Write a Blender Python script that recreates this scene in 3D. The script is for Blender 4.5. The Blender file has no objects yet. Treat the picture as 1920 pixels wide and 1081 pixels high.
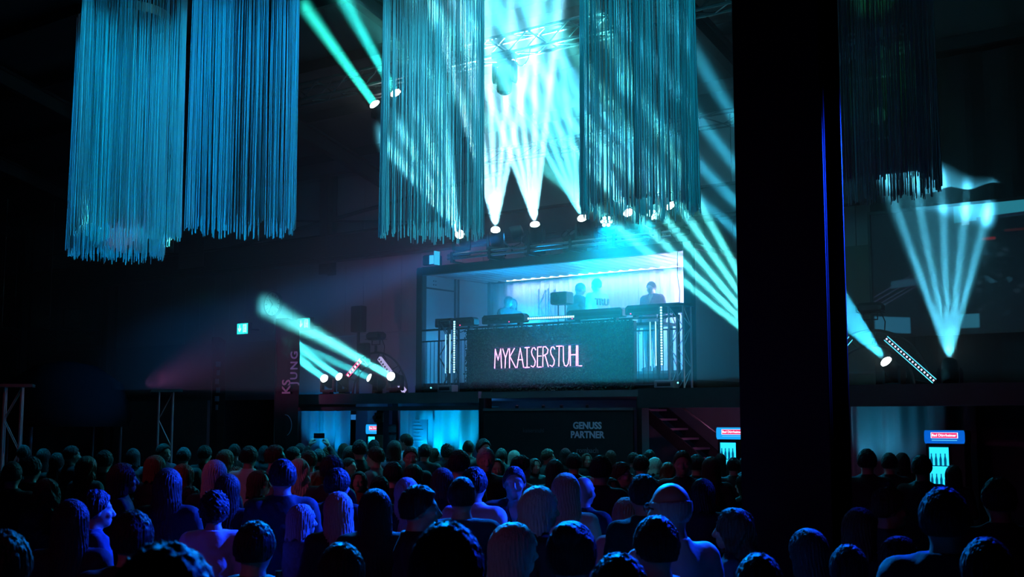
import bpy, bmesh, math, random
import numpy as np
from mathutils import Vector, Matrix, Quaternion, Euler

random.seed(7)
np.random.seed(7)
SC = bpy.context.scene
COL = SC.collection

# ------------------------------------------------------------------ camera
CAM_H = 2.05
F_PX = 2250.0
PITCH = math.atan((785 - 540.5) / F_PX)
cam = bpy.data.objects.new('camera', bpy.data.cameras.new('camera'))
COL.objects.link(cam)
cam.data.sensor_width = 36.0
cam.data.lens = F_PX * 36.0 / 1920.0
cam.location = (0, 0, CAM_H)
cam.rotation_euler = (math.pi / 2 + PITCH, 0, 0)
cam.data.clip_start = 0.05
cam.data.clip_end = 200
cam.data.dof.use_dof = True
cam.data.dof.focus_distance = 20.0
cam.data.dof.aperture_fstop = 6.3
SC.camera = cam

# ------------------------------------------------------------------ world, exposure
w = bpy.data.worlds.new('night')
SC.world = w
w.use_nodes = True
w.node_tree.nodes['Background'].inputs[0].default_value = (0.16, 0.10, 0.30, 1)
w.node_tree.nodes['Background'].inputs[1].default_value = 0.0015
SC.view_settings.view_transform = 'Standard'
SC.view_settings.look = 'None'
SC.view_settings.gamma = 1.0
SC.view_settings.use_curve_mapping = False
SC.view_settings.exposure = 0.0
SC.cycles.volume_bounces = 0
SC.cycles.max_bounces = 5
SC.cycles.diffuse_bounces = 1
SC.cycles.glossy_bounces = 2
SC.cycles.transmission_bounces = 3
SC.cycles.transparent_max_bounces = 8
SC.cycles.use_denoising = True
SC.cycles.use_adaptive_sampling = False
SC.cycles.sample_clamp_indirect = 4.0
SC.cycles.caustics_reflective = False
SC.cycles.caustics_refractive = False

# ------------------------------------------------------------------ the hall's own axes
# u runs along the gallery front (to the right and nearer), w out of the wall into the hall, z up
F0 = Vector((3.13, 20.9, 0))
U = Vector((0.8, -0.6, 0))
W = Vector((-0.6, -0.8, 0))
RZ = math.atan2(-0.6, 0.8)          # an object turned by RZ has local x = u, local y = into the wall


def FP(u, w, z=0.0):
    return F0 + U * u + W * w + Vector((0, 0, z))


def ray(px, py):
    return Vector(((px - 960) / F_PX,
                   math.cos(PITCH) - math.sin(PITCH) * (540.5 - py) / F_PX,
                   math.sin(PITCH) + math.cos(PITCH) * (540.5 - py) / F_PX))


def at_y(px, py, Y):
    d = ray(px, py)
    return Vector((0, 0, CAM_H)) + d * (Y / d.y)


def at_w(px, py, w):
    d = ray(px, py)
    p0 = F0 + W * w
    t = (p0 - Vector((0, 0, CAM_H))).dot(W) / d.dot(W)
    return Vector((0, 0, CAM_H)) + d * t


# ------------------------------------------------------------------ light makers, and added washes that have no body
def spot(name, loc, target, energy, color, angle, blend=0.3, size=0.06, parent=None, gobo=None, strength_floor=0.03):
    L = bpy.data.lights.new(name, 'SPOT')
    L.energy = energy
    L.color = color
    L.spot_size = math.radians(angle)
    L.spot_blend = blend
    L.shadow_soft_size = size
    o = bpy.data.objects.new(name, L)
    COL.objects.link(o)
    loc = Vector(loc)
    d = (Vector(target) - loc).normalized()
    view = (loc - Vector((0, 0, CAM_H))).normalized()
    X = d.cross(view).normalized()
    Z = -d
    Y = Z.cross(X).normalized()
    M = Matrix((X, Y, Z)).transposed().to_4x4()
    M.translation = loc
    o.matrix_world = M
    if gobo:
        ring = gobo[0] == 'ring'
        strands, floor = (1, 0) if ring else gobo[:2]
        flat = gobo[2] if (not ring and len(gobo) > 2) else None
        L.use_nodes = True
        nt = L.node_tree
        em = nt.nodes['Emission']

        def m(op, a, b=None):
            n = nt.nodes.new('ShaderNodeMath')
            n.operation = op
            for i, v in enumerate((a, b)):
                if v is None:
                    continue
                if isinstance(v, (int, float)):
                    n.inputs[i].default_value = v
                else:
                    nt.links.new(v, n.inputs[i])
            return n.outputs[0]
        tc = nt.nodes.new('ShaderNodeTexCoord')
        sp = nt.nodes.new('ShaderNodeSeparateXYZ')
        nt.links.new(tc.outputs['Normal'], sp.inputs[0])
        half = math.tan(math.radians(angle / 2))
        k = math.pi * strands / half
        ax = m('DIVIDE', sp.outputs[0], sp.outputs[2])
        ay = m('DIVIDE', sp.outputs[1], sp.outputs[2])
        ph = 0.0 if strands % 2 else math.pi
        sx = m('POWER', m('ADD', m('MULTIPLY', m('COSINE', m('ADD', m('MULTIPLY', ax, k), ph)), 0.5), 0.5), 4.5)
        sy = m('ADD', m('MULTIPLY', m('COSINE', m('MULTIPLY', ay, k * 0.8)), 0.35), 0.65)
        v = m('ADD', m('MULTIPLY', m('MULTIPLY', sx, sy), 1.0 - floor), floor)
        if flat:
            v = m('MULTIPLY', v, m('POWER', m('MAXIMUM', m('SUBTRACT', 1.0, m('MULTIPLY', m('ABSOLUTE', ay), 1.0 / (half * flat))), 0.0), 0.6))
        if ring:
            rr = m('SQRT', m('ADD', m('MULTIPLY', ax, ax), m('MULTIPLY', ay, ay)))
            v = m('MULTIPLY', m('MINIMUM', m('POWER', m('MAXIMUM', rr, 0.02), -2.3), 60.0), m('GREATER_THAN', rr, gobo[1]))
        nt.links.new(v, em.inputs['Strength'])
    if parent:
        set_parent_keep(o, parent)
    return o


def point(name, loc, energy, color, size=0.1, parent=None):
    L = bpy.data.lights.new(name, 'POINT')
    L.energy = energy
    L.color = color
    L.shadow_soft_size = size
    o = bpy.data.objects.new(name, L)
    COL.objects.link(o)
    o.location = loc
    if parent:
        set_parent_keep(o, parent)
    return o


def strip_light(name, loc, rot, sx, sy, energy, color, spread=180):
    L = bpy.data.lights.new(name, 'AREA')
    L.shape = 'RECTANGLE'
    L.size = sx
    L.size_y = sy
    L.energy = energy
    L.color = color
    L.spread = math.radians(spread)
    o = bpy.data.objects.new(name, L)
    COL.objects.link(o)
    o.location = loc
    o.rotation_euler = rot
    return o


def set_parent_keep(o, p):
    """parent o to p; o's present transform is a world one (p has no parent or only translations/rotations)"""
    mw = o.matrix_world.copy() if o.type == 'LIGHT' and o.rotation_mode else Matrix.LocRotScale(o.location, o.rotation_euler, o.scale)
    mw = Matrix.LocRotScale(o.location, o.rotation_euler.to_quaternion(), o.scale)
    chain = Matrix()
    q = p
    while q is not None:
        chain = Matrix.LocRotScale(q.location, q.rotation_euler.to_quaternion() if q.rotation_mode != 'QUATERNION' else q.rotation_quaternion, q.scale) @ chain
        q = q.parent
    o.parent = p
    loc = chain.inverted() @ mw
    l, r, s = loc.decompose()
    o.location = l
    o.rotation_euler = r.to_euler()


DEEP_BLUE = (0.004, 0.04, 1.0)
AZURE = (0.0, 0.22, 1.0)
CYAN = (0.10, 0.80, 1.0)
MAGENTA = (1.0, 0.16, 0.55)
# unseen blue washes added in mid-air to rim the crowd
spot('added_wash', (-0.6, 14.5, 6.6), (0.1, 4.7, 1.5), 22000, AZURE, 20, 1.0, 0.1)
spot('added_wash', (1.6, 13.8, 6.4), (0.0, 5.8, 1.5), 6500, AZURE, 24, 1.0, 0.1)
spot('added_wash', (6.8, 11.8, 5.4), (-1.9, 7.2, 1.6), 22000, DEEP_BLUE, 26, 1.0, 0.1)
spot('added_wash', (3.0, 13.6, 5.6), (-2.2, 7.6, 1.5), 17000, DEEP_BLUE, 30, 1.0, 0.1)
spot('added_wash', (3.6, 10.6, 4.8), (0.6, 4.7, 1.6), 5500, DEEP_BLUE, 24, 1.0, 0.1)
# unseen magenta fills added in mid-air for the gallery wall and the crowd
spot('added_wash', FP(-9.5, 4.3, 2.7), FP(-8.4, -2.5, 4.9), 130, (1.0, 0.24, 0.75), 60, 1.0, 0.15)
spot('added_wash', (-4.5, 0.5, 4.2), (-0.2, 8.0, 1.5), 48, (1.0, 0.12, 0.55), 50, 1.0, 0.15)

spot('added_wash', (-5.5, 7.5, 4.6), (0.0, 14.0, 1.5), 120, (1.0, 0.16, 0.60), 60, 1.0, 0.15)

# ------------------------------------------------------------------ mesh helpers


class MB:
    """collects simple shapes; build() links them as one mesh object"""

    def __init__(self):
        self.v = []
        self.f = []

    def box(self, lo, hi):
        b = len(self.v)
        for x in (lo[0], hi[0]):
            for y in (lo[1], hi[1]):
                for z in (lo[2], hi[2]):
                    self.v.append((x, y, z))
        for q in ((0, 1, 3, 2), (4, 6, 7, 5), (0, 4, 5, 1), (2, 3, 7, 6), (0, 2, 6, 4), (1, 5, 7, 3)):
            self.f.append([b + i for i in q])
        return self

    def cbox(self, lo, hi, c=0.01):
        """box with chamfered vertical (z) edges and top/bottom chamfers"""
        x0, y0, z0 = lo
        x1, y1, z1 = hi
        ring = [(x0 + c, y0), (x1 - c, y0), (x1, y0 + c), (x1, y1 - c), (x1 - c, y1), (x0 + c, y1), (x0, y1 - c), (x0, y0 + c)]
        cx, cy = (x0 + x1) / 2, (y0 + y1) / 2
        kx, ky = max(0.01, (x1 - x0 - 2 * c) / (x1 - x0)), max(0.01, (y1 - y0 - 2 * c) / (y1 - y0))
        rs = []
        for z, s in ((z0, 1), (z0 + c, 0), (z1 - c, 0), (z1, 1)):
            rs.append([((x - cx) * (kx if s else 1) + cx, (y - cy) * (ky if s else 1) + cy, z) for x, y in ring])
        self.rings(rs)
        return self

    def rings(self, rs, cap=True, close=True):
        b = len(self.v)
        n = len(rs[0])
        for r in rs:
            self.v.extend([tuple(p) for p in r])
        for i in range(len(rs) - 1):
            for j in range(n if close else n - 1):
                k = (j + 1) % n
                self.f.append([b + i * n + j, b + i * n + k, b + (i + 1) * n + k, b + (i + 1) * n + j])
        if cap:
            self.f.append([b + j for j in reversed(range(n))])
            self.f.append([b + (len(rs) - 1) * n + j for j in range(n)])
        return self

    def tube(self, pts, r, n=8, cap=True, closed=False):
        pts = [Vector(p) for p in pts]
        m = len(pts)
        rad = r if isinstance(r, (list, tuple)) else [r] * m
        rs = []
        prev = None
        for i, p in enumerate(pts):
            if closed:
                t = (pts[(i + 1) % m] - pts[i - 1]).normalized()
            else:
                t = (pts[min(i + 1, m - 1)] - pts[max(i - 1, 0)]).normalized()
            if prev is None:
                a = Vector((0, 0, 1)) if abs(t.z) < 0.9 else Vector((1, 0, 0))
                x = t.cross(a).normalized()
            else:
                x = (prev - t * prev.dot(t)).normalized()
            y = t.cross(x)
            prev = x
            rs.append([p + (x * math.cos(2 * math.pi * k / n) + y * math.sin(2 * math.pi * k / n)) * rad[i] for k in range(n)])
        if closed:
            rs.append(rs[0])
            self.rings(rs, cap=False)
        else:
            self.rings(rs, cap=cap)
        return self

    def lathe(self, prof, n=24, axis='z', origin=(0, 0, 0), cap=True):
        rs = []
        ox, oy, oz = origin
        for r, h in prof:
            ring = []
            for k in range(n):
                a = 2 * math.pi * k / n
                c, s = r * math.cos(a), r * math.sin(a)
                ring.append({'z': (ox + c, oy + s, oz + h), 'y': (ox + s, oy + h, oz + c), 'x': (ox + h, oy + c, oz + s)}[axis])
            rs.append(ring)
        self.rings(rs, cap=cap)
        return self

    def prism(self, poly, y0, y1):
        """poly in x,z extruded along y"""
        self.rings([[(x, y0, z) for x, z in poly], [(x, y1, z) for x, z in poly]])
        return self

    def build(self, name, mat, parent=None, loc=None, rotz=0.0, smooth=False, kind=None):
        me = bpy.data.meshes.new(name)
        me.from_pydata(self.v, [], self.f)
        bm = bmesh.new()
        bm.from_mesh(me)
        bmesh.ops.recalc_face_normals(bm, faces=bm.faces)
        bm.to_mesh(me)
        bm.free()
        if smooth:
            me.polygons.foreach_set('use_smooth', [True] * len(me.polygons))
            try:
                me.set_sharp_from_angle(angle=math.radians(40))
            except Exception:
                pass
        me.materials.append(mat)
        return link(name, me, parent, loc, rotz, kind)


def link(name, me, parent=None, loc=None, rotz=0.0, kind=None):
    o = bpy.data.objects.new(name, me)
    COL.objects.link(o)
    if parent is not None:
        o.parent = parent
    if loc is not None:
        o.location = loc
    o.rotation_euler = (0, 0, rotz)
    if kind:
        o['kind'] = kind
    return o


def tag(o, label=None, cat=None, group=None, kind=None):
    if label:
        o['label'] = label
    if cat:
        o['category'] = cat
    if group:
        o['group'] = group
    if kind:
        o['kind'] = kind
    return o


def empty(name, loc, rotz=RZ, label=None, cat=None, group=None, kind=None):
    o = bpy.data.objects.new(name, None)
    COL.objects.link(o)
    o.location = loc
    o.rotation_euler = (0, 0, rotz)
    return tag(o, label, cat, group, kind)


# ------------------------------------------------------------------ materials
MATS = {}


def mat(name, color, rough=0.6, metal=0.0, emit=None, strength=0.0, noise=0.0, nscale=8.0, bump=0.0, bscale=40.0, translucent=0.0, stretch=None, spec=0.5):
    if name in MATS:
        return MATS[name]
    m = bpy.data.materials.new(name)
    m.use_nodes = True
    nt = m.node_tree
    b = nt.nodes['Principled BSDF']
    c = (*color, 1)
    b.inputs['Base Color'].default_value = c
    b.inputs['Roughness'].default_value = rough
    b.inputs['Metallic'].default_value = metal
    b.inputs['Specular IOR Level'].default_value = spec
    if emit is not None:
        b.inputs['Emission Color'].default_value = (*emit, 1)
        b.inputs['Emission Strength'].default_value = strength
    tc = nt.nodes.new('ShaderNodeTexCoord')
    src = tc.outputs['Object']
    if stretch:
        mp = nt.nodes.new('ShaderNodeMapping')
        mp.inputs['Scale'].default_value = stretch
        nt.links.new(src, mp.inputs[0])
        src = mp.outputs[0]
    if noise > 0:
        n = nt.nodes.new('ShaderNodeTexNoise')
        n.inputs['Scale'].default_value = nscale
        n.inputs['Detail'].default_value = 5
        nt.links.new(src, n.inputs['Vector'])
        mx = nt.nodes.new('ShaderNodeMix')
        mx.data_type = 'RGBA'
        mx.inputs['A'].default_value = tuple(max(0, x * (1 - noise)) for x in color) + (1,)
        mx.inputs['B'].default_value = tuple(min(1, x * (1 + noise)) for x in color) + (1,)
        nt.links.new(n.outputs['Fac'], mx.inputs['Factor'])
        nt.links.new(mx.outputs['Result'], b.inputs['Base Color'])
    if bump > 0:
        n2 = nt.nodes.new('ShaderNodeTexNoise')
        n2.inputs['Scale'].default_value = bscale
        n2.inputs['Detail'].default_value = 4
        nt.links.new(src, n2.inputs['Vector'])
        bp = nt.nodes.new('ShaderNodeBump')
        bp.inputs['Strength'].default_value = bump
        bp.inputs['Distance'].default_value = 0.02
        nt.links.new(n2.outputs['Fac'], bp.inputs['Height'])
        nt.links.new(bp.outputs['Normal'], b.inputs['Normal'])
    if translucent > 0:
        t = nt.nodes.new('ShaderNodeBsdfTranslucent')
        t.inputs['Color'].default_value = c
        ms = nt.nodes.new('ShaderNodeMixShader')
        ms.inputs[0].default_value = translucent
        out = nt.nodes['Material Output']
        nt.links.new(b.outputs[0], ms.inputs[1])
        nt.links.new(t.outputs[0], ms.inputs[2])
        nt.links.new(ms.outputs[0], out.inputs['Surface'])
    MATS[name] = m
    return m


def emit_mat(name, color, strength, base=(0.02, 0.02, 0.02)):
    return mat(name, base, 0.4, emit=color, strength=strength)


def volume_mat(name, density, aniso=0.25, color=(1, 1, 1)):
    m = bpy.data.materials.new(name)
    m.use_nodes = True
    nt = m.node_tree
    nt.nodes.clear()
    o = nt.nodes.new('ShaderNodeOutputMaterial')
    s = nt.nodes.new('ShaderNodeVolumeScatter')
    s.inputs['Density'].default_value = density
    s.inputs['Anisotropy'].default_value = aniso
    s.inputs['Color'].default_value = (*color, 1)
    nt.links.new(s.outputs[0], o.inputs['Volume'])
    m.cycles.volume_sampling = 'EQUIANGULAR'
    return m


BLACK = mat('black_powder_coat', (0.012, 0.012, 0.014), 0.45, noise=0.3, bump=0.05, bscale=120)
BLACK_GLOSS = mat('black_gloss', (0.015, 0.015, 0.018), 0.25, noise=0.2)
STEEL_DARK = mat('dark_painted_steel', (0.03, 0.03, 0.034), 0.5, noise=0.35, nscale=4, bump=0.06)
ALU = mat('truss_aluminium', (0.42, 0.44, 0.46), 0.35, 0.85, noise=0.15, nscale=12)
ALU_MID = mat('silhouette_truss', (0.10, 0.105, 0.11), 0.45, 0.4, noise=0.2, nscale=12)  # aluminium darkened so the truss stands as a silhouette in the bright haze
ALU_DARK = mat('black_truss', (0.045, 0.047, 0.05), 0.4, 0.3, noise=0.2, nscale=12)
PANEL = mat('sandwich_panel_white', (0.40, 0.38, 0.38), 0.55, noise=0.08, nscale=1.5, bump=0.03, bscale=6)
PLASTER = mat('plaster_grey', (0.30, 0.29, 0.30), 0.8, noise=0.12, nscale=3, bump=0.05)
ROOF = mat('roof_sheet', (0.055, 0.057, 0.06), 0.6, noise=0.15, nscale=1.2)
FLOOR = mat('hall_floor', (0.05, 0.05, 0.055), 0.45, noise=0.3, nscale=2.0, bump=0.03)
CONTAINER = mat('container_paint_light', (0.55, 0.56, 0.58), 0.5, noise=0.08, nscale=3)
CONTAINER_FRAME = mat('container_frame_black', (0.02, 0.02, 0.022), 0.45, noise=0.3, nscale=6)
SLAB = mat('gallery_fascia', (0.16, 0.13, 0.14), 0.6, noise=0.2, nscale=2.5, bump=0.04)
STRING = mat('fringe_string', (0.78, 0.80, 0.83), 0.6, noise=0.25, nscale=3, translucent=0.45)
WOOD = mat('pale_wood', (0.34, 0.20, 0.12), 0.6, noise=0.35, nscale=6, stretch=(1, 1, 14))
COLUMN = mat('column_gloss_paint', (0.010, 0.010, 0.013), 0.55, spec=0.12, noise=0.3, nscale=3, bump=0.04, bscale=5)

# ------------------------------------------------------------------ the setting
MB().box((-40, -12, -0.2), (30, 45, 0)).build('floor', FLOOR, kind='structure')

# pitched roof over the hall, eave along the gallery wall, with purlins and rafters
EAVE_Z, EAVE_W, SLOPE = 8.15, -2.7, 0.27


def roof_z(w):
    return EAVE_Z + (w - EAVE_W) * SLOPE


roof = empty('ceiling', FP(0, 0, 0), kind='structure')
mb = MB()
mb.rings([[(-34, -EAVE_W, roof_z(EAVE_W)), (-34, -EAVE_W, roof_z(EAVE_W) + 0.12), (-34, -26, roof_z(26) + 0.12), (-34, -26, roof_z(26))],
          [(16, -EAVE_W, roof_z(EAVE_W)), (16, -EAVE_W, roof_z(EAVE_W) + 0.12), (16, -26, roof_z(26) + 0.12), (16, -26, roof_z(26))]])
mb.build('roof_sheet', ROOF, roof)
pm = None
for i in range(9):
    ww = -1.6 + i * 1.7
    if pm is None:
        pm = MB().box((-34, -0.06, -0.22), (12, 0.06, -0.0)).build('purlin', STEEL_DARK, roof)
        o = pm
    else:
        o = link('purlin', pm.data, roof)
    o.location = (0, -ww, roof_z(ww))
rm = None
for i in range(8):
    uu = -30.5 + i * 5.2
    L = 18.0
    if rm is None:
        m_ = MB()
        a = Vector((0, 2.6, 0)); b_ = Vector((0, 2.6 - L, L * SLOPE))
        for dz, hw in ((-0.22, 0.09), (-0.55, 0.09)):
            m_.rings([[(-hw, a.y, a.z + dz - 0.03), (hw, a.y, a.z + dz - 0.03), (hw, a.y, a.z + dz + 0.03), (-hw, a.y, a.z + dz + 0.03)],
                      [(-hw, b_.y, b_.z + dz - 0.03), (hw, b_.y, b_.z + dz - 0.03), (hw, b_.y, b_.z + dz + 0.03), (-hw, b_.y, b_.z + dz + 0.03)]])
        m_.rings([[(-0.012, a.y, a.z - 0.55), (0.012, a.y, a.z - 0.55), (0.012, a.y, a.z - 0.2), (-0.012, a.y, a.z - 0.2)],
                  [(-0.012, b_.y, b_.z - 0.55), (0.012, b_.y, b_.z - 0.55), (0.012, b_.y, b_.z - 0.2), (-0.012, b_.y, b_.z - 0.2)]])
        rm = m_.build('rafter', STEEL_DARK, roof)
        o = rm
    else:
        o = link('rafter', rm.data, roof)
    o.location = (uu, 0, roof_z(-2.6))

# the gallery wall: light sandwich panels above the recess, dark wall behind
WALL_W = -2.55
wb = empty('wall_back', FP(0, WALL_W, 0), kind='structure')
MB().box((-34, 0.06, 4.12), (16, 0.25, 8.2)).build('wall_core', PLASTER, wb)
MB().box((-34, 0.06, 0.0), (-16.2, 0.25, 4.12)).build('wall_core', PLASTER, wb)
MB().box((-9.7, 0.06, 2.55), (16, 0.25, 4.12)).build('wall_core', PLASTER, wb)
PW = 0.62
low = MB().box((0.006, 0, 4.12), (PW - 0.006, 0.06, 5.98))
low_me = None
for i in range(48):
    u0 = -24.0 + i * PW
    if u0 > 6:
        break
    if low_me is None:
        low_me = low.build('panel', PANEL, wb).data
        o = wb.children[-1]
    else:
        o = link('panel', low_me, wb)
    o.location = (u0, 0, 0)
up_me = None
for i in range(26):
    u0 = -24.0 + i * 1.24
    if u0 > 6:
        break
    if up_me is None:
        o = MB().box((0.008, 0, 6.0), (1.232, 0.06, 8.05)).build('panel', PANEL, wb)
        up_me = o.data
    else:
        o = link('panel', up_me, wb)
    o.location = (u0, 0, 0)
b_me = None
for i in range(12):
    u0 = -9.7 + i * 1.24
    if u0 > 3:
        break
    if b_me is None:
        o = MB().box((0.008, 0, 2.56), (1.232, 0.06, 4.11)).build('panel', PANEL, wb)
        b_me = o.data
    else:
        o = link('panel', b_me, wb)
    o.location = (u0, 0, 0)
# low side-wall left of the recess and the recess itself with ceiling, back wall, lintel and doors
MB().box((-16.2, 0.25, 4.12), (-9.7, 3.4, 4.3)).build('soffit', PLASTER, wb)
MB().box((-16.2, -0.03, 4.08), (-9.7, 0.06, 4.16)).build('soffit_edge', PANEL, wb)
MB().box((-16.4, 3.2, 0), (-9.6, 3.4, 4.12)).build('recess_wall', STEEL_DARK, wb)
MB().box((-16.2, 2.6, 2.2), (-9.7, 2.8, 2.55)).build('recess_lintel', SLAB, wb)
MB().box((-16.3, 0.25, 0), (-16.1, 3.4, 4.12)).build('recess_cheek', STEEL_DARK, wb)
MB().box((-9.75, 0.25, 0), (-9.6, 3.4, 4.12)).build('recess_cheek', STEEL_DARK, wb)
MB().box((-34.4, -24, 0), (-34.1, 0.4, 10)).build('wall_left', PLASTER, None, FP(0, WALL_W, 0), RZ, kind='structure')
dl = emit_mat('downlight_disc', (0.35, 0.75, 1.0), 3.0)
for k, (px, py) in enumerate(((505, 663), (512, 670.5), (621, 657))):
    pass
for k, (uu, yy) in enumerate(((-14.0, 1.3), (-13.3, 2.0), (-11.35, 1.1))):
    d = empty('downlight', FP(uu, WALL_W - yy, 4.12), label=['round downlight in the recess ceiling below the clock', 'deeper round downlight in the recess ceiling behind the tall flag', 'round downlight in the recess ceiling above the left stage lights'][k], cat='light', group='recess downlights')
    MB().lathe([(0.17, 0.0), (0.17, -0.02), (0.14, -0.025)], 20).build('trim_ring', PANEL, d)
    MB().lathe([(0.13, -0.02), (0.13, -0.028)], 20).build('diffuser', dl, d)
d1 = empty('door_1', FP(-13.9, WALL_W - 2.75, 0), kind='structure')
for s in (0, 1):
    MB().box((s * 0.95 + 0.03, 0, 0.02), (s * 0.95 + 0.92, 0.05, 2.0)).build('door_leaf', BLACK, d1)
    MB().tube([(0.85 + s * 0.2, -0.05, 0.95), (0.85 + s * 0.2, -0.05, 1.25)], 0.015).build('door_handle', ALU, d1)
MB().box((0.0, 0, 2.03), (1.9, 0.04, 2.17)).build('transom', emit_mat('lit_transom', (0.03, 0.30, 0.9), 0.5), d1)
MB().box((-0.08, -0.03, 0), (0.0, 0.08, 2.2)).build('door_jamb', SLAB, d1)
MB().box((1.9, -0.03, 0), (1.98, 0.08, 2.2)).build('door_jamb', SLAB, d1)

# steel columns and the crane girder in front of the wall
for uu, lab in ((-20.3, 'dark steel column against the wall far left, below the first fringe curtain'),
                (-11.35, 'dark steel column on the upper wall between the second and third fringe curtains'),
                (-24.8, 'dark steel column furthest to the left of the hall')):
    c = empty('steel_column', FP(uu, WALL_W + 0.26, 0), label=lab, cat='column', group='steel wall columns')
    z0 = 0 if uu < -15 else 5.6
    h = 0.14
    MB().box((-h, -0.16, z0), (h, -0.145, 8.1)).build('flange', STEEL_DARK, c)
    MB().box((-h, 0.145, z0), (h, 0.16, 8.1)).build('flange', STEEL_DARK, c)
    MB().box((-0.008, -0.145, z0), (0.008, 0.145, 8.1)).build('web', STEEL_DARK, c)
g = empty('crane_girder', FP(0, WALL_W + 0.62, 5.85), label='long black crane girder running along the wall under the upper panels', cat='girder')
MB().box((-34, -0.16, 0.0), (2.3, 0.16, 0.04)).build('flange', STEEL_DARK, g)
MB().box((-34, -0.16, 0.62), (2.3, 0.16, 0.66)).build('flange', STEEL_DARK, g)
MB().box((-34, -0.02, 0.04), (2.3, 0.02, 0.62)).build('web', STEEL_DARK, g)
MB().tube([(-34, -0.19, 0.07), (2.3, -0.19, 0.07)], 0.02).build('cable_conduit', ALU_DARK, g)
for (ua, za, ub, zb, lab) in ((-16.4, 6.5, -6.0, 7.55, 'black diagonal brace rising to the right across the upper wall panels'),
                              (-14.6, 7.3, -6.4, 6.45, 'thin black brace falling to the right across the upper wall panels'),
                              (-24.6, 7.2, -16.6, 6.6, 'dark brace on the upper wall behind the first fringe curtain')):
    b = MB().tube([(ua, 0, za), (ub, 0, zb)], 0.05 if za < zb else 0.025).build('wall_brace', STEEL_DARK, None, FP(0, WALL_W + 0.12, 0), RZ)
    tag(b, lab, 'brace', 'wall braces')

# gallery floor slab, fascia and trims
gf = empty('gallery_floor', FP(0, 0, 0), kind='structure')
MB().box((-10.05, -0.0, 2.44), (12, 2.6, 2.56)).build('slab', SLAB, gf)
MB().box((-9.42, -0.55, 2.44), (12, 0.0, 2.56)).build('slab', SLAB, gf)
MB().box((-9.30, -0.66, 2.36), (-4.22, -0.55, 2.57)).build('fascia', SLAB, gf)
MB().box((-9.42, -0.60, 2.22), (-4.15, -0.5, 2.30)).build('edge_beam', SLAB, gf)
MB().box((-0.70, -0.66, 2.24), (12, -0.55, 2.57)).build('fascia', STEEL_DARK, gf)
MB().box((-9.42, -0.62, 0), (-9.37, -0.5, 2.3)).build('edge_post', SLAB, gf)
MB().box((-4.22, -0.64, 0), (-4.10, -0.4, 2.44)).build('edge_post', BLACK, gf)
MB().box((-0.74, -0.64, 0), (-0.64, -0.4, 2.44)).build('edge_post', BLACK, gf)
MB().box((2.3, -0.6, 0), (2.42, -0.4, 2.3)).build('edge_post', BLACK, gf)
# wall below the gallery
wl = empty('wall_bar', FP(0, -3.0, 0), kind='structure')
MB().box((-11, 0, 0), (16, 0.15, 2.5)).build('wall_core', PLASTER, wl)

# ------------------------------------------------------------------ string curtains: hoops hung from the roof with fringe strings
HOOP_Z, FR_BOT, HOOP_R = 8.82, 4.78, 0.75


def fringe_curtain(px, py, depth, label, seed, n=300, zt=HOOP_Z, zb=FR_BOT, r=HOOP_R, lamp=None, smat=None):
    rnd = random.Random(seed)
    c = at_y(px, py, depth)
    root = empty('fringe_curtain', (c.x, c.y, 0), rotz=rnd.uniform(0, 6), label=label, cat='curtain', group='fringe curtains hung from the roof')
    MB().lathe([(r, zt), (r + 0.012, zt), (r + 0.012, zt + 0.16), (r, zt + 0.16), (r, zt)], 48, cap=False).build('hoop', ALU, root, smooth=True)
    mb = MB()
    clump = [rnd.uniform(0.6, 1.5) for _ in range(40)]
    ang = []
    a = 0.0
    while a < 2 * math.pi:
        ang.append(a)
        k = int(a / (2 * math.pi) * 40) % 40
        a += 2 * math.pi / n * clump[k] * rnd.uniform(0.55, 1.45)
    for a in ang:
        wd = rnd.uniform(0.0040, 0.0075)
        rr = r + rnd.uniform(-0.02, 0.02)
        bot = zb + rnd.uniform(-0.06, 0.10)
        drift = rnd.gauss(0, 0.007)
        out = rnd.gauss(0.0, 0.02)
        rs = []
        for i in range(6):
            t = i / 5
            z = zt + (bot - zt) * t
            aa = a + drift * t + 0.004 * math.sin(7 * t + a * 9)
            R = rr + out * t
            cx, cy = R * math.cos(aa), R * math.sin(aa)
            tx, ty = -math.sin(aa), math.cos(aa)
            nx, ny = math.cos(aa), math.sin(aa)
            k = 1.5 if i == 5 else 1.0
            rs.append([(cx + tx * wd * k, cy + ty * wd * k, z), (cx + nx * wd * k, cy + ny * wd * k, z), (cx - tx * wd * k, cy - ty * wd * k, z), (cx - nx * wd * k, cy - ny * wd * k, z)])
        mb.rings(rs)
    mb.build('string_fringe', smat or STRING, root, kind='stuff')
    for k in range(3):
        aa = k * 2.094
        MB().tube([(r * math.cos(aa), r * math.sin(aa), zt + 0.15), (0.05 * math.cos(aa), 0.05 * math.sin(aa), zt + 1.0)], 0.006, 6).build('hanging_wire', ALU_DARK, root)
    if lamp:
        MB().lathe([(0.10, 0.0), (0.12, 0.05), (0.12, 0.22), (0.05, 0.26)], 16, origin=(0, 0, zt + 0.25)).build('added_lamp_can', BLACK, root, smooth=True)  # can added to carry the inner spot, not a known fixture
        for (en, co, an) in lamp:
            spot('added_curtain_lamp', (c.x, c.y, zt + 0.22), (c.x, c.y, 0), en, co, 110, 0.5, 0.05, parent=root, gobo=('ring', an))  # added inner spot, ring-masked to light the strings evenly
    return root


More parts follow.
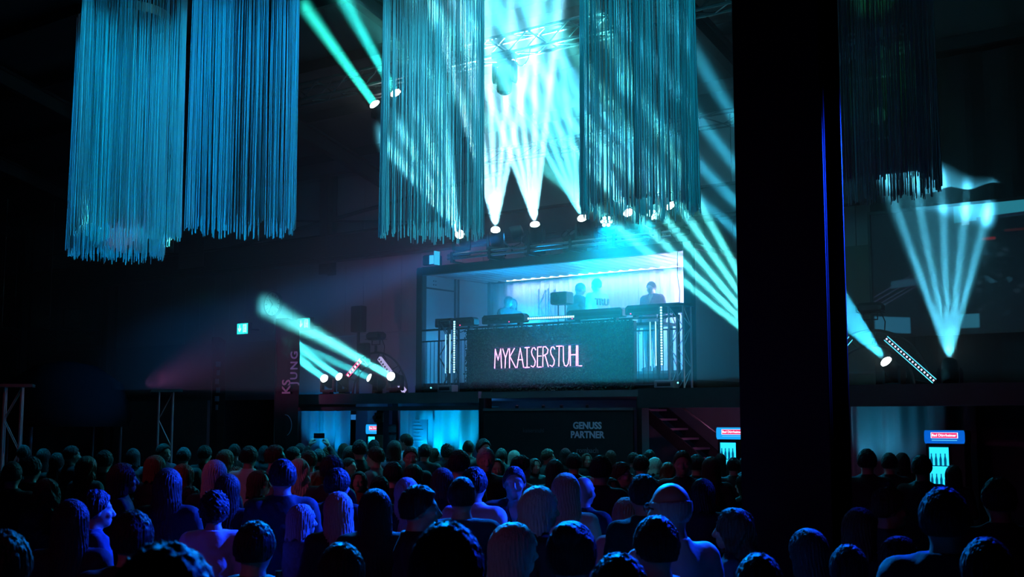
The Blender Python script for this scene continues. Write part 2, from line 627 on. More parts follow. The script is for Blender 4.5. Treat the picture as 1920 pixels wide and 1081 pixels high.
CUT = 0.165
fringe_curtain(226, 250, 20.0, 'blue-lit fringe curtain furthest left, its pale hoop showing near the top', 1, lamp=[(95, (0.0, 0.36, 0.85), CUT)], n=250)
fringe_curtain(246, 250, 17.9, 'cyan fringe curtain overlapping the leftmost one in front of it', 2, lamp=[(95, (0.0, 0.46, 0.85), CUT)], n=150)
fringe_curtain(457, 200, 17.2, 'blue fringe curtain hanging left of the dark gap and the lit truss', 3, lamp=[(120, (0.0, 0.36, 0.85), CUT)], n=170)
fringe_curtain(812, 200, 17.7, 'fringe curtain struck by white beams, in front of the left half of the truss', 4, lamp=[(85, (0.03, 0.6, 0.85), CUT)], n=190)
fringe_curtain(1196, 200, 15.7, 'wide teal fringe curtain over the right end of the truss above the booth', 5, lamp=[(45, (0.0, 0.50, 0.75), CUT)], n=205)
fringe_curtain(1630, 100, 14.2, 'dark fringe curtain right of the black column, green only at the top', 6, lamp=None, n=240)
spot('unseen_spot', at_y(1600, -420, 13.0), at_y(1625, -190, 14.2), 420, (0.05, 1.0, 0.35), 24, 0.9)  # unseen green spot added to catch only the fringe top
spot('unseen_spot', at_y(60, 700, 15.5), at_y(235, 440, 19.4), 160, (0.80, 0.50, 1.0), 9, 1.0)  # unseen lilac spot added for the lower strings on the left
# ------------------------------------------------------------------ trusses
_truss_cache = {}


def box_truss(root, length, h, d, chord_r, brace_r, m, step=0.5, axis='x', z0=0.0):
    """square truss along local x (or z) as chords and diagonal braces, each a part"""
    def P(a, b, c):
        return (a, b, c) if axis == 'x' else (b, c, a)
    for b in (0, d):
        for c in (0, h):
            MB().tube([P(z0, b, c), P(z0 + length, b, c)], chord_r, 8).build('chord', m, root, smooth=True)
    nseg = int(length / step)
    st = length / nseg
    cache = {}
    for side in range(4):
        for i in range(nseg):
            up = i % 2 == 0
            key = (side, up)
            if side < 2:
                b = d * side
                p, q = (0, b, 0 if up else h), (st, b, h if up else 0)
            else:
                c = h * (side - 2)
                p, q = (0, 0 if up else d, c), (st, d if up else 0, c)
            if key not in cache:
                o = MB().tube([P(*p), P(*q)], brace_r, 6).build('brace', m, root, smooth=True)
                cache[key] = o.data
            else:
                o = link('brace', cache[key], root)
            o.location = P(z0 + i * st, 0, 0)
    return root


tr = empty('lighting_truss', FP(-9.6, 2.65, 8.28), label='square lighting truss hanging above the booth, moving lights under it', cat='truss')
box_truss(tr, 12.2, 0.32, 0.32, 0.032, 0.014, ALU_MID, step=0.42)
for k, uu in enumerate((1.2, 5.4, 9.6)):
    MB().tube([(uu, 0.16, 0.32), (uu, 0.16, 1.3)], 0.01, 6).build('hoist_chain', ALU_DARK, tr)
loop = [(7.9 + 0.0 + 0.17 * math.cos(t), -0.02, -0.02 + 0.27 * math.sin(t)) for t in np.linspace(math.pi, 2 * math.pi, 12)]
MB().tube(loop, 0.008, 6).build('cable_loop', BLACK, tr)
t2 = empty('roof_truss', FP(-6.0, -1.4, 7.55), label='thin roof lattice behind the truss, faint above the booth', cat='truss')
box_truss(t2, 9.0, 0.26, 0.26, 0.016, 0.008, ALU_DARK, step=0.6)
for k in range(2):
    MB().tube([(1.5 + 6 * k, 0.13, 0.26), (1.5 + 6 * k, 0.13, 1.0)], 0.008, 6).build('hoist_chain', ALU_DARK, t2)
t3 = empty('lighting_truss', at_w(-30, 640, 1.5), rotz=0.25, label='dark truss jutting in from the left edge below the girder', cat='truss')
box_truss(t3, 2.9, 0.36, 0.36, 0.026, 0.012, ALU_DARK, step=0.45)
MB().tube([(1.6, 0.18, 0.36), (1.6, 0.18, 3.9)], 0.012, 6).build('hoist_chain', ALU_DARK, t3)
MB().tube([(0.4, 0.18, 0.36), (0.4, 0.18, 3.9)], 0.012, 6).build('hoist_chain', ALU_DARK, t3)
MB().cbox((1.95, 0.0, 0.37), (2.4, 0.36, 0.95), 0.04).build('hung_box', BLACK, t3)
for k, (px, dpt, zt, lab) in enumerate(((6, 19.0, 2.55, 'slim truss tower at the left edge with a reddish sheen'), (297, 22.5, 2.55, 'slim truss tower in the dark left part of the hall'))):
    p = at_y(px, 785, dpt)
    t = empty('truss_tower', (p.x, p.y, 0), rotz=0.3, label=lab, cat='truss', group='slim truss towers')
    box_truss(t, zt, 0.25, 0.25, 0.02, 0.01, ALU, step=0.5, axis='z')
    MB().box((-0.15, -0.15, zt), (0.42, 0.42, zt + 0.05)).build('top_plate', ALU_DARK, t)
    MB().box((-0.2, -0.2, 0), (0.45, 0.45, 0.03)).build('base_plate', ALU_DARK, t)
spot('unseen_spot', at_y(-200, 300, 14), at_y(100, 800, 20), 90, (1.0, 0.05, 0.12), 34, 0.9)  # unseen red spot for the sheen on the tower

# ------------------------------------------------------------------ moving-head lights
LENS_HOT = emit_mat('lens_hot', (0.80, 0.97, 1.0), 14.0)
LENS_BLUE = emit_mat('lens_blue', (0.10, 0.55, 1.0), 5.0)
LENS_OFF = mat('lens_off', (0.02, 0.03, 0.04), 0.1)
MEM = {}


def mesh_of(key, maker):
    if key not in MEM:
        MEM[key] = maker()
    return MEM[key]


def to_mesh(mb, name, m, smooth=True):
    o = mb.build(name, m, smooth=smooth)
    me = o.data
    bpy.data.objects.remove(o)
    return me


def m_base():
    mb = MB()
    mb.cbox((-0.17, -0.15, 0), (0.17, 0.15, 0.11), 0.02)
    mb.cbox((-0.10, -0.10, 0.11), (0.10, 0.10, 0.15), 0.01)
    return to_mesh(mb, 'base', BLACK, False)


def m_yoke():
    poly = [(-0.185, 0.15), (0.185, 0.15), (0.185, 0.42), (0.165, 0.47), (0.145, 0.47), (0.135, 0.42), (0.135, 0.21), (-0.135, 0.21), (-0.135, 0.42), (-0.145, 0.47), (-0.165, 0.47), (-0.185, 0.42)]
    mb = MB()
    mb.rings([[(x, -0.06, z) for x, z in poly], [(x, 0.06, z) for x, z in poly]])
    return to_mesh(mb, 'yoke', BLACK, False)


def m_head():
    # axis along +z, pivot at the origin
    mb = MB()
    mb.lathe([(0.05, -0.20), (0.105, -0.19), (0.125, -0.15), (0.13, 0.02), (0.118, 0.05), (0.118, 0.12), (0.108, 0.20), (0.098, 0.215), (0.098, 0.19)], 24)
    return to_mesh(mb, 'head', BLACK)


def m_lens():
    mb = MB()
    mb.lathe([(0.092, 0.196), (0.088, 0.222), (0.062, 0.242), (0.02, 0.250)], 24)
    return to_mesh(mb, 'lens', LENS_HOT)


def moving_head(lens_pos, target, label, s=1.0, group=None, beams=(), flat=0.5, hang=False, lensmat=None):
    lens_pos = Vector(lens_pos)
    d = (Vector(target) - lens_pos).normalized()
    pivot = lens_pos - d * 0.205 * s
    root = bpy.data.objects.new('moving_head_light', None)
    COL.objects.link(root)
    pan = math.atan2(d.y, d.x) + math.pi / 2
    if hang:
        root.location = pivot + Vector((0, 0, 0.40 * s))
        root.rotation_euler = (math.pi, 0, pan)
    else:
        root.location = pivot - Vector((0, 0, 0.40 * s))
        root.rotation_euler = (0, 0, pan)
    root.scale = (s, s, s)
    tag(root, label, 'stage light', group)
    link('base', mesh_of('base', m_base), root)
    link('yoke', mesh_of('yoke', m_yoke), root)
    head = link('head', mesh_of('head', m_head), root)
    Rm = Matrix.LocRotScale(Vector(), root.rotation_euler.to_quaternion(), None)
    dl_ = Rm.inverted().to_3x3() @ d
    head.location = (0, 0, 0.40)
    head.rotation_euler = dl_.to_track_quat('Z', 'Y').to_euler()
    lens = link('lens', mesh_of('lens', m_lens), head)
    if lensmat:
        lens.material_slots[0].link = 'OBJECT'
        lens.material_slots[0].material = lensmat
    for (en, co, an, strands, floor, bl) in beams:
        if not strands:
            L = strip_light('beam', lens_pos + d * 0.06 * s, (-d).to_track_quat('Z', 'Y').to_euler(), 0.15 * s, 0.15 * s, en, co, an)
            L.data.shape = 'DISK'
            continue
        spot('beam', lens_pos + d * 0.062 * s, target, en, co, an, bl, 0.05 * s if strands else 0.02, gobo=(strands, floor, flat) if strands else None)
    return root


BEAM = (0.09, 0.70, 1.0)
TEAL = (0.06, 0.85, 0.90)
K = 26.0
ROOFG = 'moving lights on the booth roof'
moving_head(at_w(862, 439, 0), at_y(742, 170, 18.2), 'leftmost lit moving light on the booth roof, beam through the fringe', group=ROOFG, beams=[(15000 * K, (0.12, 0.73, 1.0), 17, 4, 0.08, 0.3)])
moving_head(at_w(929, 431, 0), at_y(918, 120, 20.5), 'second lit moving light on the booth roof, fan of beams straight up', group=ROOFG, beams=[(11000 * K, (0.26, 0.76, 1.0), 25, 5, 0.06, 0.3)])
moving_head(at_w(1003, 421, 0), at_y(968, 120, 20.5), 'third lit moving light on the booth roof, fan leaning left', group=ROOFG, beams=[(11000 * K, (0.24, 0.76, 1.0), 27, 5, 0.06, 0.3)])
moving_head(at_w(1092, 409, 0), at_y(1006, 150, 19.8), 'fourth lit moving light on the booth roof beside the wide teal fringe', group=ROOFG, beams=[(10000 * K, BEAM, 22, 4, 0.06, 0.3)])
moving_head(at_w(1178, 399, 0), at_y(1080, 240, 20.0), 'lit moving light on the booth roof behind the wide teal fringe', group=ROOFG, beams=[(9000 * K, BEAM, 18, 3, 0.06, 0.3)])
moving_head(at_w(1258, 386, 0), at_y(1120, 240, 20.0), 'rightmost lit moving light on the booth roof behind the teal fringe', group=ROOFG, beams=[(8000 * K, BEAM, 18, 3, 0.06, 0.3)])
LG = 'moving lights on the left gallery'
moving_head(at_w(608, 709, -0.35), at_w(538, 655, 1.2), 'leftmost moving light on the left gallery edge with round white lens', s=0.95, group=LG, beams=[(45, TEAL, 8, 0, 0, 0.3)])
moving_head(at_w(636, 706, -0.35), at_w(540, 636, 1.2), 'second moving light on the left gallery edge, beam crossing the flag', s=0.95, group=LG, beams=[(70, TEAL, 8, 0, 0, 0.3)])
moving_head(at_w(693, 708, -0.35), at_w(546, 640, 1.2), 'third moving light on the left gallery, head turned to the left', s=0.95, group=LG, beams=[(26, TEAL, 6, 0, 0, 0.3)])
moving_head(at_w(733, 705, -0.35), at_w(556, 606, 3.3), 'moving light on the left gallery next to the booth, strongest beam', s=1.0, group=LG, beams=[(36, (0.12, 0.9, 0.9), 5, 0, 0, 0.3)])
RG = 'moving lights on the right gallery'
moving_head(at_w(1662, 678, 0.1), at_w(1400, 372, 2.6), 'moving light right of the black column throwing a wide fan to the left', group=RG, flat=0.6, beams=[(120000, (0.05, 0.66, 0.98), 20, 4, 0.03, 0.25)])
moving_head(at_w(1489, 697, 0.1), at_w(1289, 459, 1.3), 'moving light behind the black column fanning strong beams across the booth', group=RG, flat=0.6, beams=[(230000, (0.10, 0.85, 0.85), 27, 5, 0.03, 0.2)])
moving_head(at_w(1780, 678, 0.25), at_w(1768, 400, -1.4), 'rightmost moving light below the video screen, fan of beams upward', group=RG, flat=0.16, beams=[(200000, (0.10, 0.70, 1.0), 32, 5, 0.14, 0.2)])
TG = 'moving lights hung under the truss'
moving_head(at_w(945, 172, 2.5), at_w(940, 260, 2.6), 'dark moving light hanging nose-down under the truss in the bright haze', s=1.15, group=TG, hang=True, lensmat=LENS_OFF)
moving_head(at_w(703, 196, 2.5), at_y(566, 5, 20.5), 'moving light under the truss left of the white-struck fringe, beam to upper left', s=1.1, group=TG, hang=True, beams=[(45, (0.03, 0.95, 0.75), 6, 0, 0, 0.4)])
moving_head(at_w(742, 175, 2.5), at_y(640, -10, 20.0), 'moving light under the truss behind the white-struck fringe', s=1.1, group=TG, hang=True, beams=[(34, (0.03, 0.95, 0.85), 7, 0, 0, 0.4)])
for k, (uu, ww) in enumerate(((-4.85, -0.55), (-3.95, -0.5), (-3.0, -0.5), (-2.75, -0.4))):
    moving_head(FP(uu, ww, 5.62), FP(uu - 0.4, ww + 2, 6.0 + 0.4 * k), ['unlit moving light standing furthest left on the booth roof', 'unlit moving light on the booth roof behind the blue wash light', 'unlit moving light on the booth roof right of the blue wash light', 'unlit moving light on the booth roof below the third lit one'][k], group='unlit lights on the booth roof', lensmat=LENS_OFF, s=0.95)


def par_light(pos, target, label, en, co, an, group, lensmat):
    d = (Vector(target) - Vector(pos)).normalized()
    root = empty('wash_light', pos, 0, label, 'stage light', group)
    q = d.to_track_quat('Z', 'Y').to_euler()
    h = MB().lathe([(0.05, -0.22), (0.10, -0.20), (0.13, -0.04), (0.13, 0.02), (0.118, 0.02), (0.118, -0.01)], 24).build('housing', BLACK, root, smooth=True)
    h.rotation_euler = q
    for k in range(7):
        a = k * math.pi / 3
        r = 0 if k == 6 else 0.078
        l = MB().lathe([(0.034, 0.0), (0.030, 0.012), (0.012, 0.018)], 14, origin=(r * math.cos(a), r * math.sin(a), 0.0)).build('lens', lensmat, root, smooth=True)
        l.rotation_euler = q
    MB().tube([(-0.16, 0, 0.0), (-0.16, 0, -0.2), (-0.03, 0, -0.26), (0.03, 0, -0.26), (0.16, 0, -0.2), (0.16, 0, 0.0)], 0.012, 6).build('bracket', BLACK, root)
    MB().tube([(0, 0, -0.24), (0, 0, -0.38)], 0.02, 8).build('clamp', BLACK, root)
    if en:
        spot('beam', Vector(pos) + d * 0.03, target, en, co, an, 0.8, 0.1)
    return root


PG = 'round wash lights on the booth roof'
par_light(at_w(960, 437, 0.3), at_w(840, 478, 1.0), 'round blue wash light on the booth roof with seven small lenses', 5000, (0.01, 0.30, 1.0), 16, PG, LENS_BLUE)
par_light(at_w(1137, 415, 0.3), at_w(1150, 470, 1.2), 'round cyan wash light on the booth roof under the teal fringe', 2600, (0.0, 0.48, 1.0), 46, PG, emit_mat('lens_cyan', (0.25, 0.95, 1.0), 9.0))
par_light(at_w(1224, 402, 0.3), at_w(1180, 470, 1.2), 'round cyan wash light behind the teal fringe near its right edge', 1500, (0.0, 0.75, 1.0), 60, PG, emit_mat('lens_cyan', (0.25, 0.95, 1.0), 9.0))

# pipe rack lying along the front of the booth roof
pr = empty('pipe_rack', FP(-5.3, 0.3, 5.2), label='double pipe rack lying along the front edge of the booth roof', cat='rack')
for z in (0.03, 0.11):
    MB().tube([(0, 0, z), (5.1, 0, z)], 0.025, 8).build('pipe', ALU, pr, smooth=True)
for i in range(6):
    MB().box((0.1 + i * 0.95, -0.04, -0.05), (0.16 + i * 0.95, 0.04, 0.16)).build('clamp', ALU_DARK, pr)
    MB().box((0.1 + i * 0.95, 0.0, -0.05), (0.16 + i * 0.95, 0.6, -0.02)).build('foot', ALU_DARK, pr)
bx = empty('glow_box', FP(-6.0, 0.02, 5.19), label='small box with glowing blue face on the left corner of the booth roof', cat='lamp')
MB().cbox((-0.2, -0.02, 0.0), (0.12, 0.25, 0.22), 0.02).build('housing', BLACK, bx)
MB().box((0.0, -0.03, 0.02), (0.11, -0.02, 0.2)).build('face', emit_mat('glow_box_face', (0.05, 0.42, 1.0), 1.6), bx)  # face and flap of the box glow blue by emission
MB().box((0.15, -0.06, 0.0), (0.17, 0.1, 0.28)).build('side_flap', emit_mat('glow_box_flap', (0.05, 0.6, 1.0), 1.0), bx)

# ------------------------------------------------------------------ the booth: an open-fronted shipping container on the gallery
BL, BD, BH = 6.42, 2.44, 2.60
bo = empty('container_booth', FP(-6.40, 0, 2.57), label='black-framed open shipping container used as the glowing performers booth', cat='booth')
for x0, y0 in ((0, 0), (BL - 0.17, 0), (0, BD - 0.15), (BL - 0.17, BD - 0.15)):
    MB().cbox((x0, y0, 0), (x0 + 0.17, y0 + 0.15, BH), 0.015).build('corner_post', CONTAINER_FRAME, bo)
MB().box((0.17, 0, BH - 0.17), (BL - 0.17, 0.12, BH)).build('top_rail', CONTAINER_FRAME, bo)
MB().box((0.17, BD - 0.12, BH - 0.14), (BL - 0.17, BD, BH)).build('top_rail', CONTAINER_FRAME, bo)
MB().box((0.17, 0, 0), (BL - 0.17, 0.12, 0.2)).build('bottom_rail', CONTAINER_FRAME, bo)
MB().box((0.0, 0.0, 0), (BL, BD, 0.16)).build('deck', mat('plywood_deck', (0.12, 0.09, 0.07), 0.7, noise=0.3, stretch=(1, 8, 1)), bo)


def corrugated(n, length, amp):
    pts = []
    p = length / n
    for i in range(n):
        x = i * p
        pts += [(x, 0), (x + 0.32 * p, 0), (x + 0.5 * p, amp), (x + 0.82 * p, amp)]
    pts.append((length, 0))
    return pts


prof = corrugated(26, BL - 0.04, 0.035)
rs = [[(0.02 + x, y, BH - 0.12 + a) for x, a in prof] + [(0.02 + x, y, BH - 0.02) for x, a in reversed(prof)] for y in (0.05, BD - 0.02)]
MB().rings(rs).build('roof_sheet', CONTAINER, bo)
rs = [[(0.02 + x, BD - 0.08 + a, z) for x, a in prof] + [(0.02 + x, BD - 0.01, z) for x, a in reversed(prof)] for z in (0.1, BH - 0.1)]
MB().rings(rs).build('back_sheet', CONTAINER, bo)
# left end: two door leaves seen from inside, with lock plates; right end: plain wall
MB().box((0.05, 0.13, 0.16), (0.09, 1.16, BH - 0.14)).build('end_door', CONTAINER, bo)
MB().box((0.05, 1.22, 0.16), (0.09, BD - 0.13, BH - 0.14)).build('end_door', CONTAINER, bo)
MB().box((0.09, 1.13, 0.16), (0.13, 1.16, BH - 0.14)).build('door_gasket', BLACK, bo)
MB().box((0.09, 1.24, 0.16), (0.13, 1.27, BH - 0.14)).build('door_gasket', BLACK, bo)
MB().box((0.09, 0.16, BH - 0.42), (0.11, 1.1, BH - 0.39)).build('door_rib', BLACK, bo)
for k in range(4):
    MB().lathe([(0.012, 0.0), (0.012, 0.012)], 8, 'x', (0.09, 0.45 + 0.07 * (k % 2), BH - 0.24 - 0.08 * (k // 2))).build('bolt', BLACK, bo)
MB().box((BL - 0.09, 0.10, 0.16), (BL - 0.05, BD - 0.1, BH - 0.12)).build('end_wall', CONTAINER, bo)
MB().tube([(BL - 0.28, 0.02, BH - 0.17), (BL - 0.29, 0.02, 2.0), (BL - 0.25, 0.02, 1.72), (BL - 0.26, 0.02, 1.5)], 0.007, 6).build('hanging_cable', BLACK, bo)
# LED strip below the ceiling at the back
ls = empty('led_strip', FP(-5.75, -2.24, 5.04), label='long glowing LED strip along the back of the booth ceiling', cat='light strip')
MB().box((0, 0, 0), (5.6, 0.05, 0.04)).build('channel', ALU, ls)
mb = MB()
for i in range(112):
    mb.box((0.02 + i * 0.05, -0.012, 0.006), (0.05 + i * 0.05, 0.0, 0.034))
mb.build('diodes', emit_mat('led_white_cyan', (0.62, 0.92, 1.0), 12.0), ls, kind='stuff')
o = strip_light('led_strip_light', FP(-2.95, -2.18, 5.02), (math.radians(28), 0, RZ), 5.5, 0.05, 50, (0.42, 0.52, 1.0), 120)
point('booth_fill', FP(-0.9, -1.7, 4.4), 170, (0.50, 0.50, 1.0), 0.15)  # bodiless point fills added to colour the booth haze and walls
point('booth_fill', FP(-2.6, -0.55, 3.6), 700, (0.0, 0.50, 1.0), 0.15)
point('booth_fill', FP(-2.4, -0.5, 4.7), 75, (0.0, 0.60, 1.0), 0.1)
point('booth_fill', FP(-4.3, -1.0, 4.0), 150, (0.0, 0.40, 1.0), 0.15)
point('booth_fill', FP(-5.6, -0.9, 3.6), 12, (0.10, 0.32, 1.0), 0.15)
# haze trapped inside the booth
hz = MB().box((0.1, 0.14, 0.3), (BL - 0.1, BD - 0.1, BH - 0.2)).build('booth_haze', volume_mat('booth_smoke', 0.22, 0.1), None, FP(-6.40, 0, 2.57), RZ)
tag(hz, 'blue smoky haze filling the inside of the container booth', 'haze', kind='stuff')

# riser, table, decks
rz_ = empty('stage_riser', FP(-5.2, -0.76, 2.735), label='low black riser the performers stand on inside the booth', cat='riser')
MB().box((0, 0, 0), (4.9, 1.5, 0.2)).build('deck', BLACK, rz_)
MB().box((0.02, -0.02, 0.0), (4.88, 0.0, 0.16)).build('skirt', BLACK, rz_)
tb = empty('mixing_table', FP(-4.3, -0.12, 2.735), label='black mixing table at the booth front behind the plant wall', cat='table')
MB().box((0, 0, 1.0), (3.6, 0.6, 1.05)).build('table_top', BLACK, tb)
for x in (0.05, 3.5):
    for y in (0.04, 0.52):
        MB().box((x, y, 0), (x + 0.05, y + 0.05, 1.0)).build('leg', BLACK, tb)
for k, (x, lab) in enumerate(((-2.2, 'silver-topped player on the mixing table below the white-shirted performer'), (-1.7, 'pale player on the mixing table left of the right light tower'))):
    c = empty('media_player', FP(x, -0.35, 3.79), label=lab, cat='player')
    MB().cbox((-0.16, -0.2, 0), (0.16, 0.2, 0.09), 0.015).build('case', mat('player_grey', (0.4, 0.4, 0.42), 0.4, noise=0.1), c)
    MB().lathe([(0.10, 0.09), (0.10, 0.105), (0.03, 0.108)], 20).build('jog_wheel', ALU_DARK, c)
sp_ = empty('monitor_speaker', FP(-3.05, -0.45, 3.785), label='small black monitor speaker on a stand left of the white-shirted performer', cat='speaker')
MB().cbox((-0.19, -0.13, 0.46), (0.19, 0.15, 0.70), 0.02).build('cabinet', BLACK, sp_)
MB().lathe([(0.085, -0.135), (0.07, -0.12), (0.02, -0.125)], 20, 'y', (-0.05, 0, 0.58)).build('cone', BLACK_GLOSS, sp_)
for x in (-0.08, 0.08):
    MB().tube([(x, 0, 0), (x, 0, 0.46)], 0.012, 6).build('stand_post', BLACK, sp_)
MB().box((-0.14, -0.1, 0), (0.14, 0.1, 0.015)).build('stand_foot', BLACK, sp_)
st_ = empty('laptop_stand', FP(-4.2, -1.3, 2.95), label='thin pale lattice stand inside the booth left of the monitor speaker', cat='stand')
box_truss(st_, 1.75, 0.24, 0.24, 0.012, 0.007, ALU, step=0.3, axis='z')

# plant wall with neon sign
pw = empty('plant_wall', FP(-4.98, 0.02, 2.57), label='dark plant wall on the booth front behind the neon lettering', cat='plant wall')
LEAF = mat('artificial_leaf', (0.020, 0.045, 0.020), 0.5, noise=0.5, nscale=20)
MB().box((0, -0.04, 0.02), (3.85, 0.06, 1.24)).build('backing_board', BLACK, pw)
mb = MB()
rnd = random.Random(3)
for i in range(5200):
    x, z = rnd.uniform(0, 3.85), rnd.uniform(0.02, 1.24)
    y = -0.05 - rnd.uniform(0, 0.05)
    a, t = rnd.uniform(0, 6.28), rnd.uniform(-0.6, 0.6)
    L_, w_ = rnd.uniform(0.03, 0.07), rnd.uniform(0.012, 0.025)
    dx, dz = math.cos(a), math.sin(a)
    b = len(mb.v)
    mb.v += [(x, y, z), (x + dx * L_ * .5 - dz * w_, y - 0.02 + t * .02, z + dz * L_ * .5 + dx * w_), (x + dx * L_, y - 0.015 + t * .03, z + dz * L_), (x + dx * L_ * .5 + dz * w_, y - 0.02 - t * .02, z + dz * L_ * .5 - dx * w_)]
    mb.f.append([b, b + 1, b + 2, b + 3])
fo = mb.build('foliage', LEAF, pw, kind='stuff')

NEON = emit_mat('neon_pink', (1.0, 0.34, 0.92), 3.6)
ns = empty('neon_sign', FP(-4.16, 0.22, 3.02), label='pink neon lettering MYKAISERSTUHL on the plant wall', cat='neon sign')
S_CURVE = [(0.95, 0.86), (0.7, 0.98), (0.35, 0.96), (0.15, 0.78), (0.3, 0.6), (0.6, 0.46), (0.85, 0.3), (0.75, 0.1), (0.45, 0.01), (0.05, 0.08)]
GL = {'M': (0.17, [[(0.0, 0), (0.1, 1), (0.5, 0.42), (0.88, 1), (1.0, 0)]]),
      'Y': (0.14, [[(0, 1), (0.5, 0.52)], [(1, 1), (0.5, 0.52), (0.42, 0)]]),
      'K': (0.15, [[(0, 1), (0.0, 0)], [(0.8, 1), (0.05, 0.58), (1, 0)]]),
      'A': (0.16, [[(0, 0), (0.5, 1), (1, 0)], [(0.12, 0.40), (0.88, 0.40)]]),
      'I': (0.11, [[(0, 1), (1, 1)], [(0.5, 1), (0.5, 0)], [(0, 0), (1, 0)]]),
      'S': (0.13, [S_CURVE]),
      'E': (0.10, [[(1, 1), (0.1, 1), (0, 0), (0.95, 0)], [(0.05, 0.55), (0.95, 0.55)]]),
      'R': (0.13, [[(0, 0), (0.05, 1), (0.55, 1), (0.95, 0.86), (0.8, 0.66), (0.1, 0.55)], [(0.45, 0.56), (1, 0)]]),
      'T': (0.13, [[(0, 1), (1, 1)], [(0.5, 1), (0.42, 0)]]),
      'U': (0.13, [[(0, 1), (0.02, 0.25), (0.2, 0.04), (0.55, 0.0), (0.85, 0.12), (0.97, 0.4), (1, 1)]]),
      'H': (0.14, [[(0, 1), (0, 0)], [(1, 1), (0.95, 0)], [(0, 0.55), (1, 0.55)]]),
      'L': (0.09, [[(0, 1), (0, 0), (1, 0)]])}
x = 0.0
HN = 0.375
tot = sum(GL[c][0] for c in 'MYKAISERSTUHL') + 12 * 0.028
kx = 2.02 / tot
for ch in 'MYKAISERSTUHL':
    wd, strokes = GL[ch]
    mb = MB()
    for s in strokes:
        pts = [(x + a * wd * kx, -0.01, 0.0 + b * HN) for a, b in s]
        fine = []
        for i in range(len(pts) - 1):
            p, q = Vector(pts[i]), Vector(pts[i + 1])
            fine += [p, p.lerp(q, 0.5)]
        fine.append(Vector(pts[-1]))
        mb.tube(fine, 0.0085, 7)
    mb.build('letter', NEON, ns, smooth=True)
    x += (wd + 0.028) * kx
GLASS_TUBE = mat('neon_backing_tube', (0.4, 0.2, 0.5), 0.2, noise=0.1)
for z in (-0.015, HN + 0.02):
    MB().tube([(i * 0.0505, 0.0 + 0.006 * math.sin(i), z + 0.008 * math.sin(i * 2.1)) for i in range(41)], 0.0045, 6).build('wire_run', GLASS_TUBE, ns)
for i in range(7):
    MB().tube([(0.1 + i * 0.3, 0.0, HN * 0.5), (0.1 + i * 0.3, 0.16, HN * 0.5)], 0.006, 6).build('standoff', ALU_DARK, ns)
strip_light('neon_glow', FP(-3.16, 0.26, 3.2), (math.radians(-90), 0, RZ), 2.0, 0.3, 2.5, (1.0, 0.30, 0.9), 180)

# railing of the booth front
ra = empty('railing', FP(-6.2, 0.06, 2.57), label='black metal railing with thin upright bars across the booth front', cat='railing')
MB().tube([(0, 0, 1.28), (6.0, 0, 1.28)], 0.022, 8).build('handrail', BLACK, ra)
MB().tube([(0, 0, 1.05), (6.0, 0, 1.05)], 0.014, 8).build('rail', BLACK, ra)
MB().tube([(0, 0, 0.08), (6.0, 0, 0.08)], 0.014, 8).build('rail', BLACK, ra)
bal = to_mesh(MB().tube([(0, 0, 0.08), (0, 0, 1.05)], 0.007, 6), 'baluster', BLACK)
for i in range(60):
    xx = 0.06 + i * 0.1
    if 1.3 < xx < 4.95:
        continue
    link('baluster', bal, ra, (xx, 0, 0))
for xx in (0.02, 1.25, 3.1, 5.0, 5.98):
    MB().box((xx - 0.02, -0.02, 0), (xx + 0.02, 0.02, 1.28)).build('post', BLACK, ra)
# strip battens lying on the handrail
RED_LED = emit_mat('red_status_led', (1.0, 0.03, 0.15), 6.0)
for k, (u0, u1, z, lab) in enumerate(((-5.62, -4.62, 3.96, 'leftmost black strip batten on the booth railing'), (-4.42, -3.40, 3.97, 'black strip batten on the railing left of the small LED strip'),
                                      (-2.42, -1.22, 3.96, 'black strip batten on the railing below the white-shirted performer'), (-1.16, -0.02, 3.98, 'rightmost black strip batten on the railing over the light tower'))):
    b = empty('strip_batten', FP((u0 + u1) / 2, 0.22, z - 0.09), label=lab, cat='stage light', group='strip battens on the booth railing')
    hl = (u1 - u0) / 2
    poly = [(-hl, 0.02), (-hl + 0.02, 0.0), (hl - 0.02, 0.0), (hl, 0.02), (hl, 0.13), (hl - 0.05, 0.17), (-hl + 0.05, 0.17), (-hl, 0.13)]
    MB().prism(poly, -0.08, 0.08).build('housing', BLACK, b)
    MB().box((-hl + 0.05, -0.086, 0.05), (hl - 0.05, -0.08, 0.11)).build('front_glass', BLACK_GLOSS, b)
    MB().lathe([(0.01, -0.088), (0.01, -0.08)], 8, 'y', (hl * 0.3 if k < 2 else -hl * 0.8, 0, 0.02)).build('status_light', RED_LED, b)
    for s in (-1, 1):
        MB().box((s * hl * 0.7 - 0.03, -0.05, -0.05), (s * hl * 0.7 + 0.03, 0.05, 0.0)).build('bracket', BLACK, b)
    MB().tube([(0, 0.05, 0.0), (0.06, -0.05, -0.08), (0.15, -0.06, -0.12), (0.26, -0.05, -0.08), (0.3, 0.05, 0.0)], 0.008, 6).build('power_cable', BLACK, b)
LEDB = emit_mat('led_cool_white', (0.30, 0.75, 1.0), 4.0)


